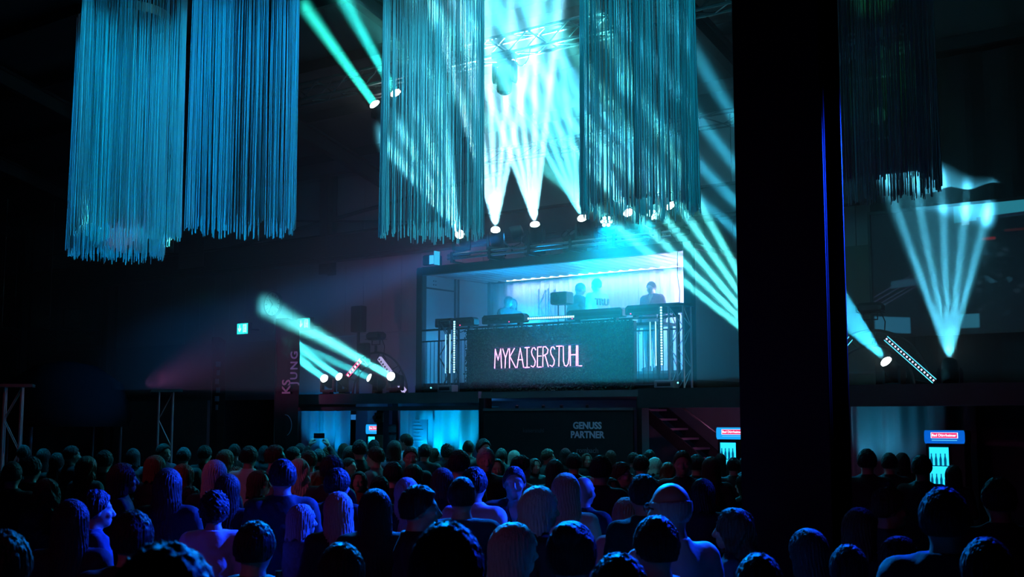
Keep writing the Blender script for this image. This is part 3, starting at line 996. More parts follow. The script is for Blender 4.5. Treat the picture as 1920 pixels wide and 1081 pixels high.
def led_bar(name, p0, p1, label, n, m, group=None, housing=0.03, dot=0.012, body=BLACK, rails=None):
    p0, p1 = Vector(p0), Vector(p1)
    root = empty(name, p0, 0, label, 'light bar', group)
    d = p1 - p0
    L_ = d.length
    q = d.to_track_quat('X', 'Z')
    face = (q.inverted() @ (W * 1.0))
    # choose which local axis faces the hall
    ax = 1 if abs(face.y) > abs(face.z) else 2
    sg = 1 if (face.y if ax == 1 else face.z) > 0 else -1

    def fb(x0, x1, a0, a1, h0, h1):
        if ax == 1:
            lo, hi = (x0, min(sg * h0, sg * h1), a0), (x1, max(sg * h0, sg * h1), a1)
        else:
            lo, hi = (x0, a0, min(sg * h0, sg * h1)), (x1, a1, max(sg * h0, sg * h1))
        return lo, hi
    h = MB().box(*fb(0, L_, -housing, housing, -housing, housing * 0.6)).build('housing', body, root)
    h.rotation_euler = q.to_euler()
    mb = MB()
    for i in range(n):
        c = (i + 0.5) * L_ / n
        mb.box(*fb(c - dot, c + dot, -dot, dot, housing * 0.6, housing * 0.6 + 0.006))
    dd = mb.build('diodes', m, root, kind='stuff')
    dd.rotation_euler = q.to_euler()
    if rails:
        for s in (-1, 1):
            r = MB().box(*fb(0.01, L_ - 0.01, s * housing - 0.006, s * housing + 0.006, housing * 0.6, housing * 0.6 + 0.006)).build('edge_light', rails, root)
            r.rotation_euler = q.to_euler()
    return root


led_bar('led_bar', at_w(990, 597, 0.3), at_w(1078, 593, 0.3), 'short horizontal LED bar glowing white over the plant wall', 22, LEDB, housing=0.03, dot=0.017)
strip_light('led_bar_light', at_w(1034, 594, 0.36), (math.radians(-35), 0, RZ), 1.0, 0.04, 22, (0.0, 0.35, 1.0), 180)
LBG = 'upright LED bars on the booth front'
for k, (px, dx) in enumerate(((852, -1), (1239, -1))):
    a, b = at_w(px, 601 if k == 0 else 574, 0.46), at_w(px, 699 if k == 0 else 685, 0.46)
    b = Vector((a.x, a.y, b.z))
    side = 'left' if k == 0 else 'right'
    led_bar('led_bar', b, a, 'bright upright LED bar at the %s end of the booth front' % side, 22, LEDB, LBG, housing=0.035, dot=0.015)
    for j in (1, 2):
        p = a + U * (-0.11 * j)
        led_bar('led_bar', p + Vector((0, 0, b.z - a.z)), p - Vector((0, 0, 0.26)), ('slim upright LED bar just left of the bright one at the %s end' if j == 1 else 'outermost slim upright LED bar at the %s end of the booth') % side, 40, LEDB if j == 1 else emit_mat('led_dim', (0.25, 0.65, 1.0), 2.0), LBG, housing=0.012, dot=0.008 if j == 1 else 0.009)
    strip_light('led_bar_light', (a + b) / 2 + W * 0.08, Vector((-W.x, -W.y, 0)).to_track_quat('Z', 'Y').to_euler(), 0.06, 1.0, 3.0, (0.15, 0.6, 1.0), 180)
    t = empty('truss_tower', Vector((a.x, a.y, 2.57)) + U * (0.12 if k else -0.44) - W * 0.06, label='short black truss tower behind the upright LED bars at the %s end of the booth' % side, cat='truss', group='truss towers at the booth')
    box_truss(t, 1.42, 0.28, 0.28, 0.018, 0.008, ALU_DARK if k == 0 else ALU, step=0.3, axis='z')
    MB().cbox((-0.06, -0.06, 1.42), (0.34, 0.34, 1.46), 0.005).build('top_plate', ALU_DARK, t)
    bs = empty('dimmer_box', Vector((a.x, a.y, 2.57)) + U * (-0.12 if k == 0 else 0.12) + W * 0.05, label='small pale control box at the foot of the %s LED bars' % side, cat='box')
    MB().cbox((-0.19, -0.1, 0.0), (0.19, 0.1, 0.14), 0.012).build('case', mat('pale_case', (0.32, 0.28, 0.30), 0.5, noise=0.2), bs)
    MB().box((-0.13, -0.106, 0.04), (0.13, -0.1, 0.1)).build('front_plate', BLACK, bs)
    MB().lathe([(0.012, -0.112), (0.012, -0.1)], 8, 'y', (0.28 if k else -0.34, 0, 0.09)).build('status_light', emit_mat('cyan_led', (0.1, 0.8, 1.0), 6.0), bs)

# ------------------------------------------------------------------ arches with LED bars on both galleries
for k, (uc, lab) in enumerate(((-8.46, 'left'), (2.83, 'right'))):
    a = empty('light_arch', FP(uc, -1.0, 2.57), label='black half-round arch frame on the %s gallery carrying a light on top' % lab, cat='arch', group='half-round light arches')
    for r in (0.95, 0.70):
        MB().tube([(r * math.cos(t), 0, r * math.sin(t)) for t in np.linspace(0, math.pi, 28)], 0.024, 8).build('arch_tube', ALU_DARK, a, smooth=True)
    for i in range(9):
        t = math.pi * (i + 0.5) / 9
        t2_ = t + (0.12 if i % 2 else -0.12)
        MB().tube([(0.7 * math.cos(t), 0, 0.7 * math.sin(t)), (0.95 * math.cos(t2_), 0, 0.95 * math.sin(t2_))], 0.01, 6).build('strut', ALU_DARK, a)
    for s in (-1, 1):
        MB().box((s * 0.82 - 0.2, -0.16, 0), (s * 0.82 + 0.2, 0.16, 0.02)).build('foot_plate', ALU_DARK, a)
    white = emit_mat('led_lilac', (0.75, 0.65, 1.0), 3.0)
    if k == 0:
        led_bar('led_bar', at_w(652, 706, -0.8), at_w(679, 674, -0.8), 'red-edged LED bar sloping up to the right on the left arch', 6, white, 'LED bars on the arches', 0.045, 0.022, rails=emit_mat('led_red', (1.0, 0.06, 0.22), 2.5))
        led_bar('led_bar', at_w(711, 671, -0.8), at_w(758, 733, -0.8), 'lilac LED bar sloping down to the right on the left arch', 13, BLACK_GLOSS, 'LED bars on the arches', 0.045, 0.02, body=emit_mat('led_panel_lilac', (0.62, 0.55, 1.0), 0.9))
    else:
        cy = emit_mat('led_cyan_line', (0.08, 0.62, 0.85), 2.2)
        led_bar('led_bar', at_w(1661, 633, -0.8), at_w(1754, 715, -0.8), 'cyan-edged LED bar sloping down to the right on the right arch', 17, emit_mat('led_lilac_dim', (0.85, 0.75, 1.0), 1.6), 'LED bars on the arches', 0.04, 0.014, rails=cy)
        led_bar('led_bar', at_w(1566, 669, -0.8), at_w(1597, 633, -0.8), 'cyan-edged LED bar sloping up to the right beside the black column', 7, BLACK, 'LED bars on the arches', 0.04, 0.01, rails=cy)
    # hooded light on top of the arch
    h = empty('arch_light', FP(uc, -1.0, 3.56), label='black hooded light standing on top of the %s arch' % lab, cat='stage light', group='lights on the arches')
    MB().tube([(0, 0, -0.03), (0, 0, 0.12)], 0.03, 8).build('stem', BLACK, h)
    MB().tube([(-0.12, 0, 0.3), (-0.12, 0, 0.14), (0.12, 0, 0.14), (0.12, 0, 0.3)], 0.014, 6).build('yoke', BLACK, h)
    MB().cbox((-0.22, -0.14, 0.24), (0.22, 0.14, 0.42), 0.05).build('housing', BLACK, h)
    for i in range(5):
        MB().box((-0.2 + i * 0.09, -0.15, 0.25), (-0.16 + i * 0.09, 0.15, 0.26)).build('cooling_fin', BLACK, h)
    MB().tube([(0.16, 0, 0.3), (0.24, 0.02, 0.1), (0.22, 0.02, -0.1), (0.3, 0.02, -0.2)], 0.01, 6).build('power_cable', BLACK, h)
point('gallery_fill', FP(-8.0, -1.7, 2.8), 7, (0.10, 0.22, 1.0), 0.1)  # unseen point fills added to tint the gallery and its wall
point('gallery_fill', FP(-7.0, -1.2, 5.3), 14, (0.75, 0.25, 0.7), 0.2)

# ------------------------------------------------------------------ the clock, exit signs, banners, flags
ck = empty('wall_clock', FP(0, WALL_W + 0.02, 0) + U * ((at_w(515, 570, WALL_W) - F0).dot(U)) + Vector((0, 0, at_w(515, 570, WALL_W).z)), label='round white station clock on the wall above the left exit sign', cat='clock')
CLK = mat('clock_face', (0.45, 0.44, 0.42), 0.5, noise=0.05)
MB().lathe([(0.33, 0.0), (0.33, -0.07), (0.30, -0.08), (0.30, -0.05)], 36, 'y').build('rim', BLACK, ck, smooth=True)
MB().lathe([(0.30, -0.05), (0.30, -0.055)], 36, 'y').build('dial', CLK, ck)
for i in range(12):
    a = i * math.pi / 6
    w_ = 0.018 if i % 3 else 0.026
    l0 = 0.20
    c_, s_ = math.sin(a), math.cos(a)
    mb = MB()
    mb.rings([[(c_ * r - s_ * e * w_ / 2, -0.058, s_ * r + c_ * e * w_ / 2) for r, e in ((l0, -1), (0.28, -1), (0.28, 1), (l0, 1))],
              [(c_ * r - s_ * e * w_ / 2, -0.055, s_ * r + c_ * e * w_ / 2) for r, e in ((l0, -1), (0.28, -1), (0.28, 1), (l0, 1))]])
    mb.build('hour_mark', BLACK, ck)
for nm, ang, ln, wd in (('hour_hand', math.radians(-38), 0.17, 0.03), ('minute_hand', math.radians(212), 0.25, 0.022)):
    s_, c_ = math.sin(ang), math.cos(ang)
    mb = MB()
    ring = [(-0.04, -1), (ln, -0.7), (ln, 0.7), (-0.04, 1)]
    mb.rings([[(s_ * r - c_ * e * wd / 2, y, c_ * r + s_ * e * wd / 2) for r, e in ring] for y in (-0.068, -0.062)])
    mb.build(nm, BLACK, ck)
MB().box((-0.015, -0.01, -0.75), (0.015, 0.0, -0.33)).build('conduit', PANEL, ck)

EXIT_G = emit_mat('exit_sign_lit', (0.02, 0.75, 0.70), 2.0)
EXIT_W = emit_mat('exit_sign_white', (0.70, 1.0, 0.95), 1.6)


def text_mesh(name, body, size, m, parent, loc, rot=(math.pi / 2, 0, 0), extrude=0.003, offset=0.0, align='CENTER', spacing=1.0):
    cu = bpy.data.curves.new(name, 'FONT')
    cu.body = body
    cu.size = size
    cu.extrude = extrude
    cu.offset = offset
    cu.align_x = align
    cu.align_y = 'CENTER'
    cu.space_character = spacing
    cu.resolution_u = 3
    t = bpy.data.objects.new(name, cu)
    COL.objects.link(t)
    dg = bpy.context.evaluated_depsgraph_get()
    me = bpy.data.meshes.new_from_object(t.evaluated_get(dg))
    bpy.data.objects.remove(t)
    bpy.data.curves.remove(cu)
    me.materials.clear()
    me.materials.append(m)
    o = link(name, me, parent, loc)
    o.rotation_euler = rot
    return o


for k, (px, py, lab) in enumerate(((457, 616, 'green lit exit sign on the wall below the clock'), (572, 607, 'green lit exit sign at the top of the tall black flag'))):
    p = at_w(px, py, WALL_W + 0.5)
    e = empty('exit_sign', p, label=lab, cat='exit sign', group='exit signs')
    s = 0.98
    MB().cbox((-0.23 * s, -0.04, -0.16 * s), (0.27 * s, 0.05, 0.16 * s), 0.01).build('housing', BLACK, e)
    MB().box((-0.21 * s, -0.048, -0.14 * s), (0.21 * s, -0.04, 0.14 * s)).build('lit_face', EXIT_G, e)
    mb = MB()
    mb.prism([(-0.12 * s, 0.10 * s), (-0.09 * s, 0.10 * s), (-0.09 * s, -0.02 * s), (-0.045 * s, 0.03 * s), (-0.045 * s, -0.02 * s), (-0.105 * s, -0.09 * s), (-0.165 * s, -0.02 * s), (-0.165 * s, 0.03 * s), (-0.12 * s, -0.02 * s)], -0.052, -0.048)
    mb.build('arrow', EXIT_W, e)
    MB().prism([(0.03 * s, -0.10 * s), (0.03 * s, 0.11 * s), (0.16 * s, 0.11 * s), (0.16 * s, -0.10 * s), (0.135 * s, -0.10 * s), (0.135 * s, 0.085 * s), (0.055 * s, 0.085 * s), (0.055 * s, -0.10 * s)], -0.052, -0.048).build('door_pictogram', EXIT_W, e)
    mb = MB()
    mb.prism([(0.07 * s, -0.09 * s), (0.09 * s, -0.02 * s), (0.075 * s, 0.03 * s), (0.115 * s, 0.04 * s), (0.125 * s, -0.01 * s), (0.105 * s, -0.03 * s), (0.12 * s, -0.09 * s)], -0.052, -0.048)
    mb.lathe([(0.016 * s, -0.052), (0.016 * s, -0.048)], 10, 'y', (0.098 * s, 0, 0.06 * s))
    mb.build('figure_pictogram', EXIT_W, e)
    MB().box((-0.02, 0.05, -0.02), (0.02, 0.5, 0.02)).build('arm', BLACK, e)

CLOTH_PALE = mat('banner_cloth_pale', (0.20, 0.20, 0.21), 0.7, noise=0.15, nscale=2)
CLOTH_BLACK = mat('banner_cloth_black', (0.012, 0.012, 0.014), 0.6, noise=0.3, nscale=5, bump=0.1, bscale=3)
INK = mat('print_dark', (0.015, 0.015, 0.018), 0.6, noise=0.1)
INK_PALE = mat('print_pale', (0.50, 0.42, 0.48), 0.6, noise=0.1)
INK_BRIGHT = mat('print_white', (0.9, 0.78, 0.88), 0.6, noise=0.05)
INK_BLUE = mat('print_pale_blue', (0.32, 0.45, 0.60), 0.6, noise=0.1)
p = at_w(357, 503, WALL_W + 1.0)
bn = empty('wall_banner', p, label='pale banner reading Genuss trifft Leistung between the left fringe curtains', cat='banner')
hb = 2.75
MB().box((-0.50, -0.01, 0.0), (0.54, 0.0, hb)).build('cloth', CLOTH_PALE, bn)
for z in (0.0, hb):
    MB().tube([(-0.56, 0, z), (0.6, 0, z)], 0.02, 8).build('hem_rod', STEEL_DARK, bn)
for xx in (-0.5, 0.54):
    MB().tube([(xx, 0, hb), (xx, 0.05, hb + 1.2)], 0.006, 6).build('hanging_wire', STEEL_DARK, bn)
text_mesh('printed_word', 'Genuss', 0.17, INK, bn, (-0.40, -0.014, 0.98), align='LEFT')
text_mesh('printed_word', 'trifft', 0.17, INK, bn, (0.10, -0.014, 0.98), align='LEFT')
text_mesh('printed_word', 'Leistung.', 0.17, INK, bn, (-0.40, -0.014, 0.72), align='LEFT')
for i in range(2):
    MB().box((-0.40, -0.014, 0.40 - i * 0.1), (0.36 - i * 0.1, -0.011, 0.42 - i * 0.1)).build('small_print', mat('print_mid', (0.09, 0.09, 0.1), 0.6, noise=0.1), bn)
MB().prism([(-0.25 + 0.22 * math.cos(t) * (1.2 if math.cos(t) > 0 else 1), 1.62 + 0.2 * math.sin(t) * (0.75 if math.sin(t) < 0 else 1)) for t in np.linspace(0, 2 * math.pi, 20, endpoint=False)], -0.014, -0.011).build('print_blot', INK, bn)

p = at_y(1650, 326, 17.0)
b2 = empty('wall_banner', FP((p - F0).dot(U), (p - F0).dot(W), p.z), label='dark sponsor banner hanging behind the dark fringe curtain', cat='banner')
MB().box((-0.62, -0.01, 0.0), (0.68, 0.0, 2.7)).build('cloth', CLOTH_BLACK, b2)
for z in (0.0, 2.7):
    MB().tube([(-0.66, 0, z), (0.72, 0, z)], 0.018, 8).build('hem_rod', ALU_DARK, b2)
for xx in (-0.6, 0.65):
    MB().tube([(xx, 0, 2.7), (xx, 0.05, 5.2)], 0.006, 6).build('hanging_wire', STEEL_DARK, b2)
text_mesh('printed_word', 'GENUSS', 0.26, INK_PALE, b2, (0, -0.014, 2.05), offset=0.006)
text_mesh('printed_word', 'PARTNER', 0.26, INK_PALE, b2, (0, -0.014, 1.78), offset=0.006)
MB().box((-0.3, -0.014, 1.40), (0.3, -0.011, 1.43)).build('small_print', INK_PALE, b2)
MB().lathe([(0.13, -0.014), (0.13, -0.011)], 20, 'y', (0, 0, 0.85)).build('round_emblem', INK_PALE, b2)
MB().box((-0.25, -0.014, 0.50), (0.25, -0.011, 0.53)).build('small_print', INK_PALE, b2)

FLAG_CLOTH = mat('flag_cloth_thin', (0.05, 0.05, 0.055), 0.7, noise=0.3, nscale=5, translucent=0.45)
for k, (px, py, ww, wdt, hgt, lab) in enumerate(((541, 596, 1.2, 0.56, 4.30, 'tall black flag with pale vertical lettering beside the left gallery'), (412, 631, 0.3, 0.36, 4.0, 'narrow black flag with faint blue lettering left of the recess'))):
    p = at_w(px, py, ww)
    hgt = p.z
    f = empty('flag_banner', Vector((p.x, p.y, 0)), label=lab, cat='flag', group='tall black flags')
    f.rotation_euler = (0, 0, RZ + 0.25)
    n_ = 14
    rs = []
    for i in range(n_ + 1):
        z = 0.45 + (hgt - 0.45) * i / n_
        wv = 0.02 * math.sin(i * 0.8 + k)
        rs.append([(-wdt / 2, wv, z), (0.0, wv - 0.015, z), (wdt / 2, wv + 0.01, z - (0.10 if i == n_ else 0)), (wdt / 2, wv + 0.016, z - (0.10 if i == n_ else 0)), (0, wv - 0.009, z), (-wdt / 2, wv + 0.006, z)])
    MB().rings(rs).build('cloth', FLAG_CLOTH, f)
    MB().tube([(-wdt / 2 - 0.015, 0, 0.05), (-wdt / 2 - 0.015, 0, hgt)], 0.015, 8).build('pole', ALU_DARK, f)
    MB().box((-wdt / 2 - 0.25, -0.25, 0), (-wdt / 2 + 0.25, 0.25, 0.04)).build('foot_plate', STEEL_DARK, f)
    if k == 0:
        text_mesh('lettering', 'KS', 0.28, INK_PALE, f, (0.02, -0.05, hgt - 1.45), rot=(math.pi / 2, -math.pi / 2, 0), offset=0.006)
        text_mesh('lettering', 'JUNG', 0.24, INK_BLUE, f, (0.20, -0.05, hgt - 1.05), rot=(math.pi / 2, -math.pi / 2, 0), offset=0.005, spacing=1.3)
        MB().tube([(0.0 + 0.16 * math.cos(t), -0.05, hgt - 2.25 + 0.22 * math.sin(t)) for t in np.linspace(-1.2, 1.6, 12)], 0.008, 6).build('emblem', INK_BLUE, f)
    else:
        for i in range(6):
            MB().box((-0.06 + 0.03 * (i % 2), -0.05, hgt - 0.7 - i * 0.2), (0.08 - 0.02 * (i % 3), -0.045, hgt - 0.58 - i * 0.2)).build('faded_mark', INK_BLUE, f)
# hanging rod/rope object in front of the wall left of the arch
pt = empty('light_stand', FP(-9.2, -1.2, 2.57), label='tall black stand with box top between the left exit sign and the arch', cat='stand')
MB().tube([(0, 0, 0), (0, 0, 1.9)], 0.035, 8).build('pole', BLACK, pt)
MB().cbox((-0.17, -0.1, 1.45), (0.17, 0.1, 2.05), 0.02).build('head_box', BLACK, pt)
MB().cbox((0.02, -0.08, 0.75), (0.3, 0.1, 1.2), 0.02).build('side_box', BLACK, pt)
MB().box((-0.25, -0.25, 0), (0.25, 0.25, 0.02)).build('foot_plate', BLACK, pt)

# ------------------------------------------------------------------ right side: drape wall, video screen
dr = empty('wall_right', FP(1.0, -1.75, 2.57), kind='structure')
DRAPE = mat('black_molton', (0.010, 0.010, 0.012), 0.9, noise=0.3)
rs = []
xs_ = np.linspace(1.6, 11.0, 95)
rs = [[(x, 0.03 * math.sin(x * 9), z) for x in xs_] + [(x, 0.03 * math.sin(x * 9) + 0.02, z) for x in reversed(xs_)] for z in (0.0, 5.6)]
MB().rings(rs).build('drape', DRAPE, dr)
MB().box((-0.9, 0.62, 0.0), (1.75, 0.67, 2.6)).build('panel', mat('pale_side_panel', (0.13, 0.115, 0.09), 0.6, noise=0.1), dr)
MB().box((-0.9, 0.58, 0.28), (1.75, 0.62, 0.33)).build('trim', SLAB, dr)


def screen_material():
    m = bpy.data.materials.new('video_picture')
    m.use_nodes = True
    nt = m.node_tree
    b = nt.nodes['Principled BSDF']
    b.inputs['Base Color'].default_value = (0.02, 0.02, 0.025, 1)
    b.inputs['Roughness'].default_value = 0.6
    tc = nt.nodes.new('ShaderNodeTexCoord')
    sp = nt.nodes.new('ShaderNodeSeparateXYZ')
    nt.links.new(tc.outputs['Generated'], sp.inputs[0])
    X, Z = sp.outputs[0], sp.outputs[2]

    def mth(op, a, b_=None, clamp=False):
        n = nt.nodes.new('ShaderNodeMath')
        n.operation = op
        n.use_clamp = clamp
        for i, v in enumerate((a, b_)):
            if v is None:
                continue
            if isinstance(v, (int, float)):
                n.inputs[i].default_value = v
            else:
                nt.links.new(v, n.inputs[i])
        return n.outputs[0]

    def edge(v, a, soft=0.004):
        return mth('MULTIPLY', mth('SUBTRACT', v, a), 1.0 / soft, True)

    def box(x0, x1, z0, z1, soft=0.006, shear=0.0):
        zz = mth('ADD', Z, mth('MULTIPLY', X, shear))
        r = mth('MULTIPLY', edge(X, x0, soft), mth('SUBTRACT', 1.0, edge(X, x1, soft)))
        r2 = mth('MULTIPLY', edge(zz, z0, soft), mth('SUBTRACT', 1.0, edge(zz, z1, soft)))
        return mth('MULTIPLY', r, r2)
    acc = None

    def add(mask, color):
        nonlocal acc
        mx = nt.nodes.new('ShaderNodeMix')
        mx.data_type = 'RGBA'
        if acc is None:
            mx.inputs['A'].default_value = (0.002, 0.003, 0.008, 1)
        else:
            nt.links.new(acc, mx.inputs['A'])
        mx.inputs['B'].default_value = (*color, 1)
        if isinstance(mask, (int, float)):
            mx.inputs['Factor'].default_value = mask
        else:
            nt.links.new(mask, mx.inputs['Factor'])
        acc = mx.outputs['Result']
    vo = nt.nodes.new('ShaderNodeTexVoronoi')
    vo.inputs['Scale'].default_value = 16
    nt.links.new(tc.outputs['Generated'], vo.inputs['Vector'])
    spk = mth('SUBTRACT', 1.0, edge(vo.outputs['Distance'], 0.16, 0.25))
    crowd = box(0.30, 1.0, 0.08, 0.62, 0.12)
    add(mth('MULTIPLY', mth('MULTIPLY', spk, crowd), 0.45), (0.03, 0.07, 0.10))
    no = nt.nodes.new('ShaderNodeTexNoise')
    no.inputs['Scale'].default_value = 9
    nt.links.new(tc.outputs['Generated'], no.inputs['Vector'])
    add(mth('MULTIPLY', edge(no.outputs['Fac'], 0.62, 0.1), crowd), (0.02, 0.10, 0.16))
    add(box(0.0, 0.20, 0.02, 0.15, 0.01, 0.12), (0.03, 0.24, 0.42))
    add(box(0.47, 0.57, 0.02, 0.13, 0.01), (0.04, 0.30, 0.46))
    add(box(0.10, 0.26, 0.36, 0.42, 0.01, -0.1), (0.02, 0.10, 0.17))
    for i, c0 in enumerate((0.30, 0.26, 0.22, 0.19)):
        add(mth('MULTIPLY', box(0.0, 0.30, c0, c0 + 0.010, 0.006, -0.75), 0.6), (0.05, 0.07, 0.16))
    add(box(0.46, 0.84, 0.84, 0.985, 0.006, -0.05), (0.05, 0.55, 0.75))
    add(box(0.50, 0.54, 0.84, 0.985, 0.006), (0.30, 0.70, 0.85))
    add(box(0.58, 0.84, 0.84, 0.865, 0.004, -0.05), (0.01, 0.02, 0.05))
    add(box(0.72, 0.83, 0.76, 0.78, 0.004), (0.05, 0.01, 0.012))
    add(box(0.60, 0.67, 0.705, 0.725, 0.01), (0.30, 0.02, 0.02))
    add(box(0.87, 1.0, 0.70, 1.0, 0.01), (0.04, 0.01, 0.015))
    nt.links.new(acc, b.inputs['Emission Color'])
    b.inputs['Emission Strength'].default_value = 0.42
    return m


p = at_w(1640, 625, -1.6)
u_l = (p - F0).dot(U)
vs = empty('video_screen', FP(u_l, -1.6, 3.48), label='large video screen showing a dim crowd at the right edge', cat='screen')
sw, sh = 3.05, 2.08
MB().box((0, -0.02, 0), (sw, 0.0, sh)).build('picture', screen_material(), vs)
for a_, b_ in (((-0.05, -0.05), (sw + 0.05, 0)), ((-0.05, sh), (sw + 0.05, sh + 0.05))):
    MB().box((a_[0], -0.04, a_[1]), (b_[0], 0.02, b_[1])).build('frame_bar', BLACK, vs)
for x0 in (-0.05, sw):
    MB().box((x0, -0.04, 0), (x0 + 0.05, 0.02, sh)).build('frame_bar', BLACK, vs)

# ------------------------------------------------------------------ below the gallery: bar back wall, curtains, fridges, sponsor panel, stairs
VOILE = mat('pale_voile', (0.42, 0.42, 0.45), 0.8, noise=0.08, translucent=0.2)


def bar_curtain(u0, u1, label, seed):
    rnd = random.Random(seed)
    root = empty('bar_curtain', FP(u0, -2.7, 0), label=label, cat='curtain', group='pale curtains behind the bar')
    L_ = u1 - u0
    xs = np.linspace(0, L_, int(L_ * 40))
    ph = rnd.uniform(0, 6)
    ys = 0.07 * np.sin(xs * 10 + ph + 1.2 * np.sin(xs * 3)) + 0.025 * np.sin(xs * 23 + ph)
    front = list(zip(xs, ys))
    rs = [[(x, y, z) for x, y in front] + [(x, y + 0.008, z) for x, y in reversed(front)] for z in (0.05, 2.28)]
    MB().rings(rs).build('voile', VOILE, root, smooth=False)
    MB().tube([(0, 0, 2.32), (L_, 0, 2.32)], 0.015, 8).build('rail', ALU, root)
    return root


bar_curtain(-13.5, -10.85, 'blue-lit folded curtain at the left end of the bar window', 1)
bar_curtain(-9.2, -6.3, 'bright blue folded curtain in the middle of the bar window', 2)
bar_curtain(1.75, 4.0, 'dim pale curtain with blue streaks right of the black column', 3)
for (uu, en, co) in ((-8.0, 420, (0.0, 0.42, 0.95)), (-7.35, 260, (0.0, 0.5, 1.0)), (-8.7, 140, (0.0, 0.40, 0.95)), (-11.9, 170, (0.0, 0.32, 0.9)), (-11.3, 160, (0.0, 0.32, 0.9)), (2.2, 50, (0.05, 0.6, 1.0)), (2.7, 25, (0.05, 0.55, 1.0))):
    spot('curtain_uplight', FP(uu, -2.05, 0.9), FP(uu, -2.62, 2.0), en * 0.7, co, 70, 0.9, 0.03)
point('bar_lamp', FP(-9.9, -1.6, 1.9), 14, (0.02, 0.22, 0.9), 0.1)
point('bar_lamp', FP(-5.6, -1.5, 1.9), 10, (0.03, 0.25, 0.8), 0.1)
point('bar_lamp', FP(0.3, -1.6, 1.9), 2.0, (0.03, 0.22, 0.6), 0.1)

HEAD_BLUE = emit_mat('fridge_header_blue', (0.0, 0.16, 0.85), 0.75)
HEAD_PINK = emit_mat('fridge_header_red', (0.85, 0.02, 0.16), 1.1)
HEAD_WHITE = emit_mat('fridge_header_white', (1.0, 0.85, 0.95), 1.6)
FRIDGE_GLOW = emit_mat('fridge_light', (0.02, 0.62, 1.0), 1.5)
BOTTLE = mat('bottle_glass_glowing', (0.05, 0.25, 0.4), 0.15, noise=0.2, emit=(0.0, 0.25, 0.55), strength=0.35)  # emission put in for the fridge light coming through the bottles


def fridge(u, w, zt, label, bright):
    root = empty('drinks_fridge', FP(u, w, 0), label=label, cat='fridge', group='drinks fridges')
    MB().cbox((-0.31, 0.03, 0.0), (0.31, 0.34, zt - 0.21), 0.015).build('cabinet', BLACK, root)
    poly = [(-0.315, 0), (-0.33, 0.04), (-0.33, 0.17), (-0.315, 0.21), (0.315, 0.21), (0.33, 0.17), (0.33, 0.04), (0.315, 0)]
    hd = MB().prism([(x, z + zt - 0.21) for x, z in poly], 0.004, 0.3).build('header', BLACK, root)
    MB().prism([(x * 0.97, z + zt - 0.21) for x, z in poly], 0.0, 0.004).build('lit_front', HEAD_BLUE if bright < 2 else emit_mat('fridge_header_bright', (0.01, 0.36, 0.95), 1.1), hd)
    MB().box((-0.21, -0.008, zt - 0.125), (0.215, 0.0, zt - 0.035)).build('name_frame', HEAD_WHITE, hd)
    MB().box((-0.2, -0.012, zt - 0.12), (0.205, -0.008, zt - 0.04)).build('name_plate', HEAD_PINK, hd)
    text_mesh('lettering', 'Bad D\u00fcrrheimer', 0.058, HEAD_WHITE, hd, (0.0, -0.015, zt - 0.08), extrude=0.001, offset=0.001)
    MB().box((-0.2, -0.004, zt - 0.165), (0.2, 0.0, zt - 0.15)).build('tag_line', emit_mat('tag_line', (0.1, 0.6, 1.0), 0.9), hd)
    dz = zt - 0.27
    MB().box((-0.25, 0.012, 0.25), (0.06, 0.02, dz)).build('lit_interior', FRIDGE_GLOW, root)
    for x in (-0.29, 0.06):
        MB().box((x, 0.0, 0.2), (x + 0.03, 0.03, dz + 0.03)).build('door_frame', BLACK, root)
    for r in range(4):
        zz = dz - 0.3 - r * 0.32
        MB().box((-0.25, -0.02, zz), (0.06, 0.012, zz + 0.012)).build('shelf', ALU, root)
        for i in range(4):
            MB().lathe([(0.020, 0), (0.021, 0.10), (0.009, 0.15), (0.009, 0.19)], 10, origin=(-0.21 + i * 0.072, -0.012, zz + 0.012)).build('bottle', BOTTLE, root, smooth=True)
    return root


fridge(-8.42, -1.0, 1.93, 'lit drinks fridge half hidden behind the wooden bar post', 2)
fridge(0.25, -1.0, 1.90, 'lit drinks fridge left of the black column', 2)
fridge(3.97, -1.0, 1.87, 'lit drinks fridge right of the black column', 1)

po = empty('bar_post', FP(-7.2, 0.1, 0), label='wooden bar post with a small pale sign board under the gallery', cat='post')
MB().box((-0.09, -0.09, 0), (0.09, 0.09, 2.23)).build('post', mat('dark_post', (0.05, 0.035, 0.035), 0.7, noise=0.3), po)
MB().cbox((-0.12, -0.14, 1.98), (0.12, -0.09, 2.18), 0.01).build('sign_board', WOOD, po)
for i in range(4):
    MB().box((-0.08 + i * 0.042, -0.143, 2.05), (-0.05 + i * 0.042, -0.14, 2.11)).build('faded_mark', INK, po)
MB().cbox((-0.11, -0.13, 1.35), (0.11, -0.09, 1.72), 0.01).build('lower_board', WOOD, po)
MB().lathe([(0.05, -0.02), (0.06, 0.02), (0.03, 0.05)], 14, 'x', (-0.12, -0.12, 2.08)).build('lamp_globe', mat('globe', (0.7, 0.6, 0.6), 0.4, noise=0.05), po)
mb_ = empty('menu_board', FP(-8.3, -2.3, 1.42), label='blue-lit menu board with lines of writing beside the wooden bar post', cat='board')
MB().box((-0.22, 0, 0), (0.24, 0.03, 0.62)).build('board', mat('menu_panel', (0.25, 0.3, 0.36), 0.6, noise=0.1), mb_)
for i in range(6):
    MB().box((-0.17, -0.004, 0.52 - i * 0.08), (0.02 + 0.05 * (i % 3), 0.0, 0.545 - i * 0.08)).build('text_line', INK_PALE, mb_)
MB().box((-0.02, 0.0, -1.42), (0.02, 0.03, 0.0)).build('stand', BLACK, mb_)

